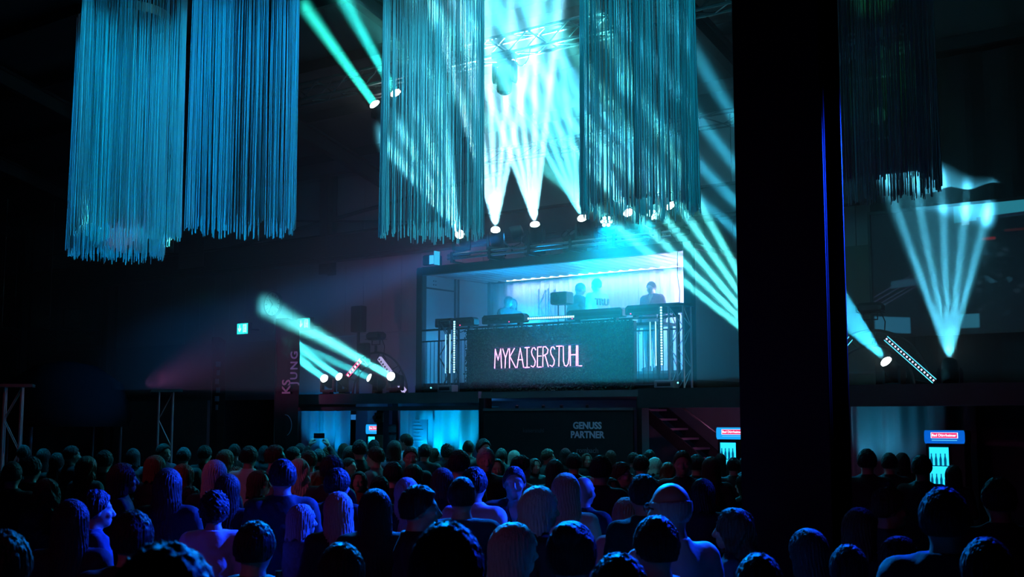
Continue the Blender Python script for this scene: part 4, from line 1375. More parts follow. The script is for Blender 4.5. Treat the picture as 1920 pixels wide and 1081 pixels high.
sp2 = empty('sponsor_panel', FP(-3.98, 0.78, 0), label='black sponsor panel reading GENUSS PARTNER below the booth', cat='panel')
MB().box((0.0, 0.0, 0.0), (3.24, 0.05, 2.22)).build('board', CLOTH_BLACK, sp2)
MB().box((-0.02, -0.02, 2.20), (3.26, 0.07, 2.245)).build('top_edge', SLAB, sp2)
text_mesh('lettering', 'GENUSS', 0.165, INK_BRIGHT, sp2, (2.31, -0.004, 1.93), offset=0.006, extrude=0.002)
text_mesh('lettering', 'PARTNER', 0.165, INK_BRIGHT, sp2, (2.31, -0.004, 1.77), offset=0.006, extrude=0.002)
text_mesh('lettering', 'kaiserstuhl', 0.11, mat('print_faint', (0.10, 0.08, 0.10), 0.6, noise=0.1), sp2, (1.14, -0.004, 1.84), extrude=0.002)
text_mesh('lettering', 'rombach', 0.13, mat('print_mid_pale', (0.22, 0.20, 0.24), 0.6, noise=0.1), sp2, (2.31, -0.004, 1.50), extrude=0.002)
for i, xx in enumerate((0.75, 1.35, 1.75, 2.3)):
    MB().lathe([(0.03, 0), (0.035, 0.05), (0.01, 0.06)], 10, origin=(xx, 0.02, 2.245)).build('clip_lamp', BLACK, sp2)

STEP = mat('stair_tread_pink', (0.45, 0.30, 0.40), 0.5, noise=0.15)
sr = empty('staircase', FP(0.65, -1.68, 0), label='open-tread staircase seen behind the sponsor panel, treads edged pink', cat='staircase')
for i in range(12):
    o = MB().box((-0.30 - i * 0.235, 0, 0.17 + i * 0.185), (0.02 - i * 0.235, 0.8, 0.21 + i * 0.185)).build('tread', STEP, sr)
for y in (-0.05, 0.8):
    MB().rings([[(0.05, y, 0.0), (0.05, y + 0.05, 0.0), (0.05, y + 0.05, 0.26), (0.05, y, 0.26)], [(-2.75, y, 2.16), (-2.75, y + 0.05, 2.16), (-2.75, y + 0.05, 2.42), (-2.75, y, 2.42)]]).build('stringer', STEEL_DARK, sr)
MB().tube([(0.1, -0.02, 1.0), (-1.95, -0.02, 2.4)], 0.02, 8).build('handrail', ALU_DARK, sr)
for i in range(2):
    MB().tube([(-0.2 - i * 0.8, -0.02, 0.25 + i * 0.6), (-0.2 - i * 0.8, -0.02, 1.22 + i * 0.6)], 0.014, 6).build('baluster', ALU_DARK, sr)
point('stair_lamp', FP(-0.6, -1.2, 2.2), 5, (1.0, 0.35, 0.80), 0.08)

# ------------------------------------------------------------------ the black column in the hall
p = at_y(1492, 785, 8.6)
cl = empty('hall_column', (p.x, p.y, 0), rotz=RZ + 0.15, label='big black steel column standing in the crowd right of the booth', cat='column')
hw = 0.315
for y in (-0.30, 0.27):
    MB().cbox((-hw, y, 0), (hw, y + 0.03, 12.2), 0.006).build('flange', COLUMN, cl)
MB().box((-0.018, -0.27, 0), (0.018, 0.27, 12.2)).build('web', COLUMN, cl)
for xx, yy in ((0.17, -0.12), (-0.2, -0.08), (0.19, 0.12)):
    MB().tube([(xx, yy, 0), (xx, yy, 12.0)], 0.045, 12).build('conduit', COLUMN, cl, smooth=True)
MB().cbox((-0.42, -0.42, 0), (0.42, 0.42, 0.04), 0.01).build('base_plate', COLUMN, cl)

# furniture and gear in the dark left part
tv = empty('television', at_w(10, 668, -0.3), label='black flat television hanging at the left edge', cat='television')
MB().cbox((-0.65, -0.04, -0.37), (0.65, 0.04, 0.37), 0.02).build('casing', BLACK, tv)
MB().box((-0.61, -0.046, -0.33), (0.61, -0.04, 0.33)).build('screen', BLACK_GLOSS, tv)
for xx in (-0.4, 0.4):
    MB().tube([(xx, 0, 0.37), (xx, 0, 3.4)], 0.012, 6).build('hanging_pole', STEEL_DARK, tv)
pa = at_y(120, 785, 24.0)
pa = empty('tent_canopy', (pa.x, pa.y, 0), label='dark rounded canopy standing left of the steel column', cat='canopy')
MB().lathe([(1.25, 1.9), (1.3, 2.1), (1.1, 2.75), (0.6, 3.1), (0.1, 3.2)], 24).build('hood', mat('tent_black', (0.006, 0.006, 0.007), 1.0, noise=0.3, spec=0.0), pa, smooth=True)
for i in range(4):
    a = i * math.pi / 2 + 0.5
    MB().tube([(1.2 * math.cos(a), 1.2 * math.sin(a), 0), (1.2 * math.cos(a), 1.2 * math.sin(a), 2.0)], 0.03, 8).build('leg', STEEL_DARK, pa)

# ------------------------------------------------------------------ the haze in the hall
hz = MB().box((-16, -4.4, 2.62), (9, 2.4, 9.9)).build('stage_haze', volume_mat('stage_haze', 0.045, 0.2), None, FP(0, 0, 0), RZ)
tag(hz, 'stage haze in front of the gallery wall, catching the light beams', 'haze', kind='stuff')
mb = MB()
ring = []
for i in range(13):
    th = math.pi * i / 12
    ring.append([(3.4 * math.sin(th) * math.cos(a), 1.6 * math.sin(th) * math.sin(a), -1.5 * math.cos(th)) for a in np.linspace(0, 2 * math.pi, 20, endpoint=False)])
for r in ring[1:-1]:
    pass
mb.rings(ring[1:-1])
p = at_w(880, 100, 1.2)
sm = mb.build('smoke_cloud', volume_mat('dense_smoke', 0.05, 0.1), None, p, RZ)
tag(sm, 'denser bright smoke hanging under the roof above the booth', 'haze', kind='stuff')

# ------------------------------------------------------------------ people: bodies, clothes and hair are grown from signed distance fields
f32 = np.float32


def surface_nets(xs, ys, zs, Fv):
    nx, ny, nz = Fv.shape
    s = Fv < 0
    c = np.zeros((nx - 1, ny - 1, nz - 1), np.uint8)
    for i in (0, 1):
        for j in (0, 1):
            for k in (0, 1):
                c += s[i:nx - 1 + i, j:ny - 1 + j, k:nz - 1 + k]
    act = (c > 0) & (c < 8)
    idx = np.argwhere(act)
    n = len(idx)
    ids = -np.ones(act.shape, np.int64)
    ids[act] = np.arange(n)
    acc = np.zeros((n, 3))
    cnt = np.zeros(n)
    I, J, Kk = idx.T
    corners = [(i, j, k) for i in (0, 1) for j in (0, 1) for k in (0, 1)]
    for a in corners:
        for ax in range(3):
            if a[ax] == 1:
                continue
            b = list(a)
            b[ax] = 1
            fa = Fv[I + a[0], J + a[1], Kk + a[2]]
            fb = Fv[I + b[0], J + b[1], Kk + b[2]]
            cr = (fa < 0) != (fb < 0)
            t = np.where(cr, fa / np.where(fa == fb, 1, fa - fb), 0)
            pa = np.stack([xs[I + a[0]], ys[J + a[1]], zs[Kk + a[2]]], 1)
            pb = np.stack([xs[I + b[0]], ys[J + b[1]], zs[Kk + b[2]]], 1)
            p = pa + (pb - pa) * t[:, None]
            acc[cr] += p[cr]
            cnt[cr] += 1
    V = acc / cnt[:, None]
    faces = []
    for ax in range(3):
        sl0 = [slice(None)] * 3
        sl1 = [slice(None)] * 3
        sl0[ax] = slice(0, -1)
        sl1[ax] = slice(1, None)
        a_, b_ = s[tuple(sl0)], s[tuple(sl1)]
        e = np.argwhere(a_ != b_)
        o1, o2 = [(1, 2), (2, 0), (0, 1)][ax]
        m = (e[:, o1] > 0) & (e[:, o2] > 0) & (e[:, o1] < Fv.shape[o1] - 1) & (e[:, o2] < Fv.shape[o2] - 1)
        e = e[m]
        ins = a_[tuple(e.T)]
        q = []
        for d1, d2 in ((1, 1), (0, 1), (0, 0), (1, 0)):
            g = e.copy()
            g[:, o1] -= d1
            g[:, o2] -= d2
            q.append(ids[tuple(g.T)])
        q = np.stack(q, 1)
        q[~ins] = q[~ins][:, ::-1]
        faces.append(q)
    return V, np.concatenate(faces)


def mesh_np(name, V, Fc, m):
    me = bpy.data.meshes.new(name)
    me.vertices.add(len(V))
    me.vertices.foreach_set('co', np.asarray(V, f32).ravel())
    me.loops.add(Fc.size)
    me.loops.foreach_set('vertex_index', Fc.ravel().astype(np.int32))
    me.polygons.add(len(Fc))
    me.polygons.foreach_set('loop_start', np.arange(0, Fc.size, 4, dtype=np.int32))
    me.polygons.foreach_set('use_smooth', np.ones(len(Fc), bool))
    me.update(calc_edges=True)
    me.validate()
    me.materials.append(m)
    return me


class Grid:
    def __init__(self, xs, ys, zs):
        self.xs, self.ys, self.zs = [np.asarray(a, f32) for a in (xs, ys, zs)]
        self.X = self.xs[:, None, None]
        self.Y = self.ys[None, :, None]
        self.Z = self.zs[None, None, :]


def axis(lo, hi, coarse, fine=()):
    out = [lo]
    while out[-1] < hi:
        x = out[-1]
        st = coarse
        for a, b, h in fine:
            if a <= x < b:
                st = h
        out.append(x + st)
    return np.array(out)


def smin(a, b, k):
    h = np.clip(0.5 + 0.5 * (b - a) / k, 0, 1)
    return b + (a - b) * h - k * h * (1 - h)


def ell(g, c, r):
    qx, qy, qz = (g.X - c[0]) / r[0], (g.Y - c[1]) / r[1], (g.Z - c[2]) / r[2]
    return (np.sqrt(qx * qx + qy * qy + qz * qz) - 1) * min(r)


def cap(g, a, b, ra, rb=None):
    rb = ra if rb is None else rb
    d = [b[i] - a[i] for i in range(3)]
    L2 = sum(x * x for x in d)
    t = np.clip(((g.X - a[0]) * d[0] + (g.Y - a[1]) * d[1] + (g.Z - a[2]) * d[2]) / L2, 0, 1)
    px, py, pz = g.X - a[0] - t * d[0], g.Y - a[1] - t * d[1], g.Z - a[2] - t * d[2]
    return np.sqrt(px * px + py * py + pz * pz) - (ra + (rb - ra) * t)


class Turned:
    """the same grid seen from a head turned by yaw and pitch about the neck pivot"""

    def __init__(self, g, yaw, pitch, pivot):
        X, Y, Z = g.X - pivot[0], g.Y - pivot[1], g.Z - pivot[2]
        c, s = math.cos(-yaw), math.sin(-yaw)
        x, y = X * c - Y * s, X * s + Y * c
        c, s = math.cos(-pitch), math.sin(-pitch)
        y2, z2 = y * c - Z * s, y * s + Z * c
        self.X, self.Y, self.Z = x + pivot[0], y2 + pivot[1], z2 + pivot[2]


PIV = (0.0, -0.02, 1.53)


def head_sdf(g):
    d = ell(g, (0, -0.012, 1.646), (0.079, 0.098, 0.100))
    d = smin(d, ell(g, (0, 0.028, 1.590), (0.060, 0.066, 0.078)), 0.03)
    d = smin(d, ell(g, (0, 0.066, 1.545), (0.026, 0.024, 0.022)), 0.025)
    d = smin(d, ell(g, (0, 0.070, 1.655), (0.052, 0.018, 0.014)), 0.015)
    for s in (-1, 1):
        d = -smin(-d, ell(g, (s * 0.032, 0.100, 1.633), (0.019, 0.017, 0.013)), 0.010)
        d = smin(d, ell(g, (s * 0.032, 0.080, 1.632), (0.0135, 0.0125, 0.0115)), 0.003)
        d = smin(d, ell(g, (s * 0.042, 0.068, 1.600), (0.022, 0.02, 0.02)), 0.015)
        d = smin(d, ell(g, (s * 0.079, -0.010, 1.622), (0.010, 0.022, 0.032)), 0.008)
    d = smin(d, cap(g, (0, 0.090, 1.640), (0, 0.112, 1.598), 0.008, 0.014), 0.010)
    d = smin(d, ell(g, (0, 0.102, 1.590), (0.019, 0.014, 0.010)), 0.008)
    d = smin(d, ell(g, (0, 0.090, 1.567), (0.025, 0.010, 0.0065)), 0.005)
    d = smin(d, ell(g, (0, 0.088, 1.556), (0.021, 0.010, 0.007)), 0.005)
    return d


POSES = {
    'rest': dict(E=[(0.25, -0.04, 1.13)] * 2, Wr=[(0.255, 0.06, 0.89)] * 2, D=[(0, 0.25, -1)] * 2, grip=[False, False]),
    'glass': dict(E=[(0.24, -0.02, 1.13), (0.25, -0.04, 1.13)], Wr=[(0.15, 0.25, 1.24), (0.255, 0.06, 0.89)], D=[(-0.25, 0.45, 0.85), (0, 0.25, -1)], grip=[True, False]),
    'phone': dict(E=[(0.24, 0.02, 1.13)] * 2, Wr=[(0.09, 0.27, 1.20)] * 2, D=[(-0.25, 0.5, 0.8)] * 2, grip=[True, True]),
    'up': dict(E=[(0.31, 0.12, 1.55)] * 2, Wr=[(0.14, 0.22, 1.80)] * 2, D=[(-0.35, 0.1, 1)] * 2, grip=[True, True]),
    'lean': dict(E=[(0.26, 0.06, 1.13)] * 2, Wr=[(0.20, 0.33, 1.07)] * 2, D=[(0, 1, -0.25)] * 2, grip=[False, False]),
}


def torso_parts(g, sx):
    d = ell(g, (0, -0.02, 1.27), (0.168 * sx, 0.112, 0.20))
    d = smin(d, ell(g, (0, -0.012, 1.09), (0.148 * sx, 0.104, 0.17)), 0.08)
    d = smin(d, ell(g, (0, -0.005, 0.95), (0.170 * (2 - sx) ** 0.3, 0.118, 0.13)), 0.07)
    d = smin(d, cap(g, (-0.165 * sx, -0.025, 1.405), (0.165 * sx, -0.025, 1.405), 0.062), 0.06)
    d = smin(d, cap(g, (0, -0.03, 1.40), (0, -0.028, 1.49), 0.085, 0.05), 0.05)
    if sx < 0.95:
        for s in (-1, 1):
            d = smin(d, ell(g, (s * 0.075, 0.075, 1.25), (0.062, 0.055, 0.06)), 0.03)
    return d


def arm_parts(g, sx, pose, upto_wrist=True):
    d = None
    for i, s in enumerate((1, -1)):
        S = (s * 0.185 * sx, -0.025, 1.405)
        e, w_ = pose['E'][i], pose['Wr'][i]
        E = (s * e[0] * (sx * 0.4 + 0.6), e[1], e[2])
        Wp = (s * w_[0], w_[1], w_[2])
        a = smin(cap(g, S, E, 0.056, 0.042), cap(g, E, Wp, 0.043, 0.028), 0.02)
        d = a if d is None else np.minimum(d, a)
    return d


def leg_parts(g, feet=True):
    d = None
    for s in (1, -1):
        a = smin(cap(g, (s * 0.09, -0.005, 0.90), (s * 0.10, 0.01, 0.48), 0.092, 0.058), cap(g, (s * 0.10, 0.01, 0.48), (s * 0.105, -0.02, 0.08), 0.060, 0.042), 0.03)
        a = smin(a, cap(g, (s * 0.105, -0.03, 0.04), (s * 0.125, 0.13, 0.032), 0.042, 0.034), 0.03)
        d = a if d is None else np.minimum(d, a)
    return d


def hand_mesh(grip):
    g = Grid(axis(-0.075, 0.075, 0.0055), axis(-0.05, 0.10, 0.0055), axis(-0.05, 0.22, 0.0055))
    d = ell(g, (0, 0, 0.05), (0.040, 0.016, 0.052))
    d = smin(d, cap(g, (0, 0, -0.03), (0, 0, 0.02), 0.025, 0.026), 0.02)
    for i, (x, L) in enumerate(((-0.030, 0.060), (-0.010, 0.072), (0.010, 0.078), (0.030, 0.070))):
        c = 1.25 if grip else 0.35
        p0 = np.array((x, 0.0, 0.085))
        ang = 0.0
        segs = (0.45, 0.32, 0.23)
        p = p0
        r = 0.0095
        for k, sg in enumerate(segs):
            ang += c * (0.55, 0.9, 0.6)[k]
            q = p + np.array((x * 0.1 * sg, math.sin(ang), math.cos(ang))) * L * sg
            d = smin(d, cap(g, tuple(p), tuple(q), r, r * 0.92), 0.004)
            p = q
            r *= 0.92
    p = (0.028, 0.004, 0.025)
    q = (0.056, 0.022, 0.058)
    t = (0.050, 0.045, 0.088) if grip else (0.066, 0.028, 0.090)
    d = smin(d, cap(g, p, q, 0.015, 0.011), 0.012)
    d = smin(d, cap(g, q, t, 0.011, 0.0085), 0.004)
    return surface_nets(g.xs, g.ys, g.zs, d)


HANDS = {k: hand_mesh(k) for k in (False, True)}
SKIN = mat('skin', (0.42, 0.26, 0.20), 0.5, noise=0.08, nscale=30)
DEFAULT_CLOTH = mat('cloth_black', (0.012, 0.012, 0.015), 0.8, noise=0.3, bump=0.3, bscale=14)
BODY, TOPS, TROUS = {}, {}, {}


def body_grid(up=False):
    zh = 2.05 if up else 1.80
    return Grid(axis(-0.40, 0.40, 0.019, ((-0.10, 0.095, 0.0065),)), axis(-0.20, 0.48, 0.019, ((-0.13, 0.135, 0.0065),)),
                axis(-0.02, zh, 0.024, ((1.49, 1.76, 0.0065), (1.0, 1.49, 0.018))))


def make_body(sex, pose_name, yaw, pitch):
    key = (sex, pose_name, yaw, pitch)
    if key in BODY:
        return BODY[key]
    sx = 1.0 if sex == 'm' else 0.90
    pose = POSES[pose_name]
    g = body_grid(pose_name == 'up')
    tg = Turned(g, math.radians(yaw), math.radians(pitch), PIV)
    d = torso_parts(g, sx)
    d = smin(d, leg_parts(g), 0.04)
    d = smin(d, arm_parts(g, sx, pose), 0.03)
    d = smin(d, cap(g, (0, -0.032, 1.42), (0, -0.018, 1.56), 0.058 if sex == 'm' else 0.05, 0.055 if sex == 'm' else 0.048), 0.03)
    d = smin(d, head_sdf(tg), 0.02)
    V, Fc = surface_nets(g.xs, g.ys, g.zs, d)
    hands = []
    for i, s in enumerate((1, -1)):
        w_ = pose['Wr'][i]
        Wp = Vector((s * w_[0], w_[1], w_[2]))
        dd = pose['D'][i]
        dz = Vector((s * dd[0], dd[1], dd[2])).normalized()
        pn = Vector((-s, 0.0, 0.0)) if not pose['grip'][i] else Vector((-s * 0.8, 0.5, -0.3))
        if pose_name == 'lean':
            pn = Vector((0, 0, -1))
        pn = (pn - dz * pn.dot(dz)).normalized()
        xx = pn.cross(dz).normalized()
        hv, hf = HANDS[pose['grip'][i]]
        hv = hv.copy()
        flip = False
        # thumb side (+x of the hand) must point forwards/inwards
        want = Vector((0, 1, 0)) if not pose['grip'][i] else Vector((-s * 0.2, -0.6, 0.6))
        if xx.dot(want) < 0:
            hv[:, 0] *= -1
            flip = True
        M = np.array([[xx.x, pn.x, dz.x], [xx.y, pn.y, dz.y], [xx.z, pn.z, dz.z]])
        P = hv @ M.T + np.array(Wp + dz * 0.012)
        det_neg = np.linalg.det(M) < 0
        hf2 = hf[:, ::-1] if flip != det_neg else hf
        Fc = np.concatenate([Fc, hf2 + len(V)])
        V = np.concatenate([V, P])
        hands.append(Wp + dz * 0.085 + pn * 0.035)
    bend = pose_name == 'lean'
    if bend:
        V = lean_verts(V)
    BODY[key] = (mesh_np('person', V, Fc, SKIN), hands)
    return BODY[key]


def lean_verts(V):
    V = V.copy()
    t = np.clip((V[:, 2] - 0.95) / 0.8, 0, 1)
    V[:, 1] += 0.22 * t ** 1.3
    V[:, 2] -= 0.04 * t
    return V


def make_top(sex, pose_name, style):
    key = (sex, pose_name, style)
    if key in TOPS:
        return TOPS[key]
    sx = 1.0 if sex == 'm' else 0.90
    pose = POSES[pose_name]
    th = {'shirt': 0.012, 'jacket': 0.022, 'sweater': 0.02}[style]
    zh = 1.95 if pose_name == 'up' else 1.56
    g = Grid(axis(-0.42, 0.42, 0.014), axis(-0.22, 0.46, 0.014), axis(0.78, zh, 0.014))
    a = smin(torso_parts(g, sx), leg_parts(g), 0.05)
    d = smin(a, arm_parts(g, sx, pose), 0.03)
    fold = 0.004 * np.sin(g.Z * 55 + 9 * g.X + 4 * np.sin(g.Y * 30)) * np.sin(g.X * 23 + g.Z * 13)
    d = d - th - fold
    d = np.maximum(d, 0.84 - g.Z)
    # collar band
    neck = cap(g, (0, -0.03, 1.44), (0, -0.026, 1.50), 0.075 if style == 'jacket' else 0.066)
    if style == 'sweater':
        neck = cap(g, (0, -0.03, 1.44), (0, -0.028, 1.47), 0.07)
    d = smin(d, neck, 0.02)
    hole = np.maximum(cap(g, (0, -0.028, 1.40), (0, -0.02, 1.62), 0.054), 1.43 - g.Z)
    vee = np.maximum(np.maximum(np.abs(g.X) - (g.Z - 1.30) * 0.33, 0.03 - g.Y), 1.30 - g.Z) if style == 'jacket' else None
    d = np.maximum(d, -hole)
    d = np.maximum(d, g.Z - (1.515 if style != 'sweater' else 1.50)) if pose_name != 'up' else d
    if pose_name == 'up':
        hd = ell(g, (0, 0, 1.66), (0.13, 0.16, 0.17))
        d = np.maximum(d, -hd)
    if vee is not None:
        d = np.maximum(d, -vee)
    # cut at the wrists
    for i, s in enumerate((1, -1)):
        w_ = pose['Wr'][i]
        e = pose['E'][i]
        dv = np.array((s * (w_[0] - e[0]), w_[1] - e[1], w_[2] - e[2]))
        dv /= np.linalg.norm(dv)
        Wp = np.array((s * w_[0], w_[1], w_[2])) - dv * 0.015
        pl = (g.X - Wp[0]) * dv[0] + (g.Y - Wp[1]) * dv[1] + (g.Z - Wp[2]) * dv[2]
        near = np.sqrt((g.X - Wp[0]) ** 2 + (g.Y - Wp[1]) ** 2 + (g.Z - Wp[2]) ** 2) - 0.09
        d = np.maximum(d, -np.maximum(-pl, near))
    V, Fc = surface_nets(g.xs, g.ys, g.zs, d)
    if pose_name == 'lean':
        V = lean_verts(V)
    TOPS[key] = mesh_np('top', V, Fc, DEFAULT_CLOTH)
    return TOPS[key]


def make_trousers(sex):
    if sex in TROUS:
        return TROUS[sex]
    sx = 1.0 if sex == 'm' else 0.90
    g = Grid(axis(-0.26, 0.26, 0.02), axis(-0.18, 0.24, 0.02), axis(-0.03, 0.98, 0.024))
    d = smin(torso_parts(g, sx), leg_parts(g), 0.04) - 0.012
    d = np.maximum(d, g.Z - 0.92)
    V, Fc = surface_nets(g.xs, g.ys, g.zs, d)
    V[:, 2] = np.maximum(V[:, 2], 0.0)
    TROUS[sex] = mesh_np('trousers', V, Fc, DEFAULT_CLOTH)
    return TROUS[sex]


HAIRS = {}


def make_hair(style):
    if style in HAIRS:
        return HAIRS[style]
    zlo = {'long': 1.20, 'wavy': 1.22, 'bob': 1.46, 'pony': 1.30}.get(style, 1.50)
    g = Grid(axis(-0.15, 0.15, 0.0065), axis(-0.18, 0.15, 0.0065), axis(zlo - 0.02, 1.83, 0.0065))
    X, Y, Z = g.X, g.Y, g.Z
    th = np.arctan2(X, -(Y + 0.02))
    skull = lambda e, ez=None: ell(g, (0, -0.012, 1.646), (0.079 + e, 0.098 + e, 0.100 + (e if ez is None else ez)))
    strand = 0.0025 * np.sin(th * 34 + 3 * np.sin(Z * 20)) + 0.0015 * np.sin(th * 71 + Z * 30)
    hairline = lambda y0, s: (Y - (y0 + s * (Z - 1.66)))          # positive in front of the hairline
    if style in ('short', 'crop'):
        e = 0.018 if style == 'short' else 0.009
        tuft = 0.0018 * np.sin(X * 120 + 2 * np.sin(Z * 70)) * np.sin(Z * 110 + Y * 60) + 0.0015 * np.sin(Y * 140 + X * 50)
        d = skull(e, e + 0.004) + 1.2 * strand + (tuft if style == 'short' else 0.3 * tuft)
        front = hairline(0.052, 0.55)
        cut = np.maximum(front, Z - 1.722)
        d = np.maximum(d, np.minimum(front, 1.725 - Z + 0 * Y))
        d = np.maximum(d, 1.578 - Z + np.clip(Y + 0.05, 0, 1) * 0.75)
    elif style == 'ring':
        d = skull(0.007) + 0.5 * strand
        d = np.maximum(d, Z - 1.665 - np.clip(-Y, 0, 1) * 0.1)
        d = np.maximum(d, Y - 0.03)
        d = np.maximum(d, 1.58 - Z + np.clip(Y + 0.05, 0, 1) * 0.7)
    elif style == 'curly':
        n = 0.011 * np.sin(X * 95 + 2 * np.sin(Z * 60)) * np.sin(Y * 90 + 1) * np.sin(Z * 100 + X * 40) + 0.006 * np.sin(X * 170) * np.sin(Z * 160 + Y * 90)
        d = ell(g, (0, -0.022, 1.655), (0.108, 0.122, 0.128)) + n
        d = np.maximum(d, np.minimum(Y - (0.055 + 0.4 * (Z - 1.66)), 1.735 - Z))
        d = np.maximum(d, 1.55 - Z + np.clip(Y + 0.05, 0, 1) * 0.5)
    elif style == 'bun':
        d = skull(0.012) + strand
        d = np.maximum(d, np.minimum(hairline(0.050, 0.55), 1.722 - Z))
        d = np.maximum(d, 1.575 - Z + np.clip(Y + 0.05, 0, 1) * 0.7)
        d = smin(d, ell(g, (0, -0.115, 1.715), (0.05, 0.045, 0.045)) + strand, 0.012)
    elif style == 'pony':
        d = skull(0.012) + strand
        d = np.maximum(d, np.minimum(hairline(0.050, 0.55), 1.722 - Z))
        d = np.maximum(d, 1.575 - Z + np.clip(Y + 0.05, 0, 1) * 0.7)
        d = smin(d, cap(g, (0, -0.11, 1.68), (0, -0.145, 1.38), 0.032, 0.018) + strand, 0.015)
    else:
        wav = 0.0 if style != 'wavy' else 0.012
        d0 = skull(0.020, 0.016)
        zb = {'long': 1.24, 'wavy': 1.26, 'bob': 1.49}[style]
        # falling sheet: an elliptic column, narrower to the front, open at the face
        cx = 0.100 + (0.012 if style == 'wavy' else 0.0)
        widen = np.clip((1.60 - Z) / 0.4, 0, 1) * 0.022
        ripple = wav * np.sin(Z * 42 + 3 * np.sin(th * 3))
        rt_ = np.sqrt(np.clip(1 - (np.clip(Z - 1.60, 0, 1) / 0.155) ** 2, 0.0004, 1))
        q = np.sqrt((X / ((cx + widen) * rt_)) ** 2 + ((Y + 0.035 + np.clip((1.55 - Z), 0, 1) * 0.12) / (0.098 * rt_)) ** 2)
        col = np.minimum((q - 1) * 0.095 * rt_, 0.3) + ripple
        col = np.maximum(col, zb - Z + 0.012 * np.sin(th * 9))
        d = smin(d0, np.maximum(col, Z - 1.752), 0.02) + strand * 1.3
        face = np.maximum(np.abs(X) - 0.066 + np.clip(Z - 1.62, 0, 1) * 0.25, 0.0 - Y + np.clip(Z - 1.60, 0, 1) * 0.42)
        d = np.maximum(d, -np.maximum(face, Z - 1.735))
        # hollow for neck and shoulders
        d = np.maximum(d, -np.maximum(cap(g, (0, -0.02, 1.2), (0, -0.005, 1.60), 0.066), Z - 1.60))
        d = np.maximum(d, -(np.maximum(Z - 1.50, -0.035 - Y)))
    V, Fc = surface_nets(g.xs, g.ys, g.zs, d)
    V = V - np.array(PIV)
    HAIRS[style] = mesh_np('hair', V, Fc, DEFAULT_CLOTH)
    return HAIRS[style]


HAIR_COL = {'black': (0.010, 0.009, 0.009), 'brown': (0.045, 0.025, 0.015), 'auburn': (0.16, 0.05, 0.02), 'blonde': (0.44, 0.37, 0.30), 'grey': (0.32, 0.31, 0.30)}


def hair_mat(c):
    n = 'hair_' + c
    if n not in MATS:
        m = mat(n, HAIR_COL[c], 0.5, spec=0.28, noise=0.45, nscale=1.0, bump=0.5, bscale=1.0, stretch=(160, 160, 7))
        m.node_tree.nodes['Principled BSDF'].inputs['Sheen Weight'].default_value = 0.06
    return MATS[n]


CLOTH_COL = {'black': (0.012, 0.012, 0.015), 'white': (0.62, 0.62, 0.64), 'grey': (0.16, 0.16, 0.17), 'navy': (0.02, 0.03, 0.07), 'red': (0.20, 0.03, 0.03), 'tan': (0.30, 0.22, 0.15), 'pattern': (0.10, 0.08, 0.07), 'green': (0.04, 0.07, 0.05)}


def cloth_mat(c):
    n = 'cloth_' + c
    if n not in MATS:
        return mat(n, CLOTH_COL[c], 0.85, noise=0.9 if c == 'pattern' else 0.15, nscale=26 if c == 'pattern' else 6, bump=0.3, bscale=12)
    return MATS[n]


def set_mat(o, m):
    o.material_slots[0].link = 'OBJECT'
    o.material_slots[0].material = m


PEOPLE = []


def person(loc, height, face_deg, sex, pose, hair, hcol, style, ccol, label, group, yaw=0, pitch=0, glasses=False, trousers='black'):
    """face_deg: 0 looks away from the camera, 90 to the right of the picture, 180 at the camera"""
    me, hands = make_body(sex, pose, yaw, pitch)
    k = height / 1.755
    o = link('person', me, None, loc, -math.radians(face_deg))
    o.scale = (k, k, k)
    tag(o, label, 'person', group)
    t = link('top', make_top(sex, pose, style), o)
    set_mat(t, cloth_mat(ccol))
    t = link('trousers', make_trousers(sex), o)
    set_mat(t, cloth_mat(trousers))
    dy = 0.22 * ((1.53 - 0.95) / 0.8) ** 1.3 if pose == 'lean' else 0
    dz = -0.04 * (1.53 - 0.95) / 0.8 if pose == 'lean' else 0
    piv = Vector(PIV) + Vector((0, dy * 1.25, dz * 1.2))
    q = Quaternion((0, 0, 1), math.radians(yaw)) @ Quaternion((1, 0, 0), math.radians(pitch))
    if hair:
        h = link('hair', make_hair(hair), o)
        h.location = piv
        h.rotation_euler = q.to_euler()
        set_mat(h, hair_mat(hcol))
    if glasses:
        mb = MB()
        for s in (-1, 1):
            mb.tube([(s * 0.033 + 0.024 * math.cos(t_), 0.128, 0.105 + 0.019 * math.sin(t_)) for t_ in np.linspace(0, 2 * math.pi, 14, endpoint=False)], 0.003, 5, closed=True)
            mb.tube([(s * 0.057, 0.126, 0.108), (s * 0.084, 0.06, 0.11), (s * 0.086, 0.02, 0.105)], 0.003, 5)
        mb.tube([(-0.01, 0.13, 0.108), (0.01, 0.13, 0.108)], 0.003, 5)
        gl = mb.build('glasses', BLACK_GLOSS, o)
        gl.location = piv
        gl.rotation_euler = q.to_euler()
    M = Matrix.LocRotScale(Vector(loc), Euler((0, 0, -math.radians(face_deg))).to_quaternion(), Vector((k, k, k)))
    PEOPLE.append(o)
    return o, [M @ h for h in hands], M


PHONE_BODY = mat('phone_black', (0.01, 0.01, 0.012), 0.2)
PHONE_LIT = emit_mat('phone_screen', (0.25, 0.65, 1.0), 2.2)
GLASSM = None


def glass_material():
    global GLASSM
    if GLASSM is None:
        m = bpy.data.materials.new('clear_glass')
        m.use_nodes = True
        b = m.node_tree.nodes['Principled BSDF']
        b.inputs['Base Color'].default_value = (0.9, 0.95, 1, 1)
        b.inputs['Roughness'].default_value = 0.03
        b.inputs['Transmission Weight'].default_value = 1.0
        b.inputs['IOR'].default_value = 1.45
        GLASSM = m
    return GLASSM


WINE = mat('white_wine', (0.75, 0.75, 0.55), 0.1, noise=0.1)


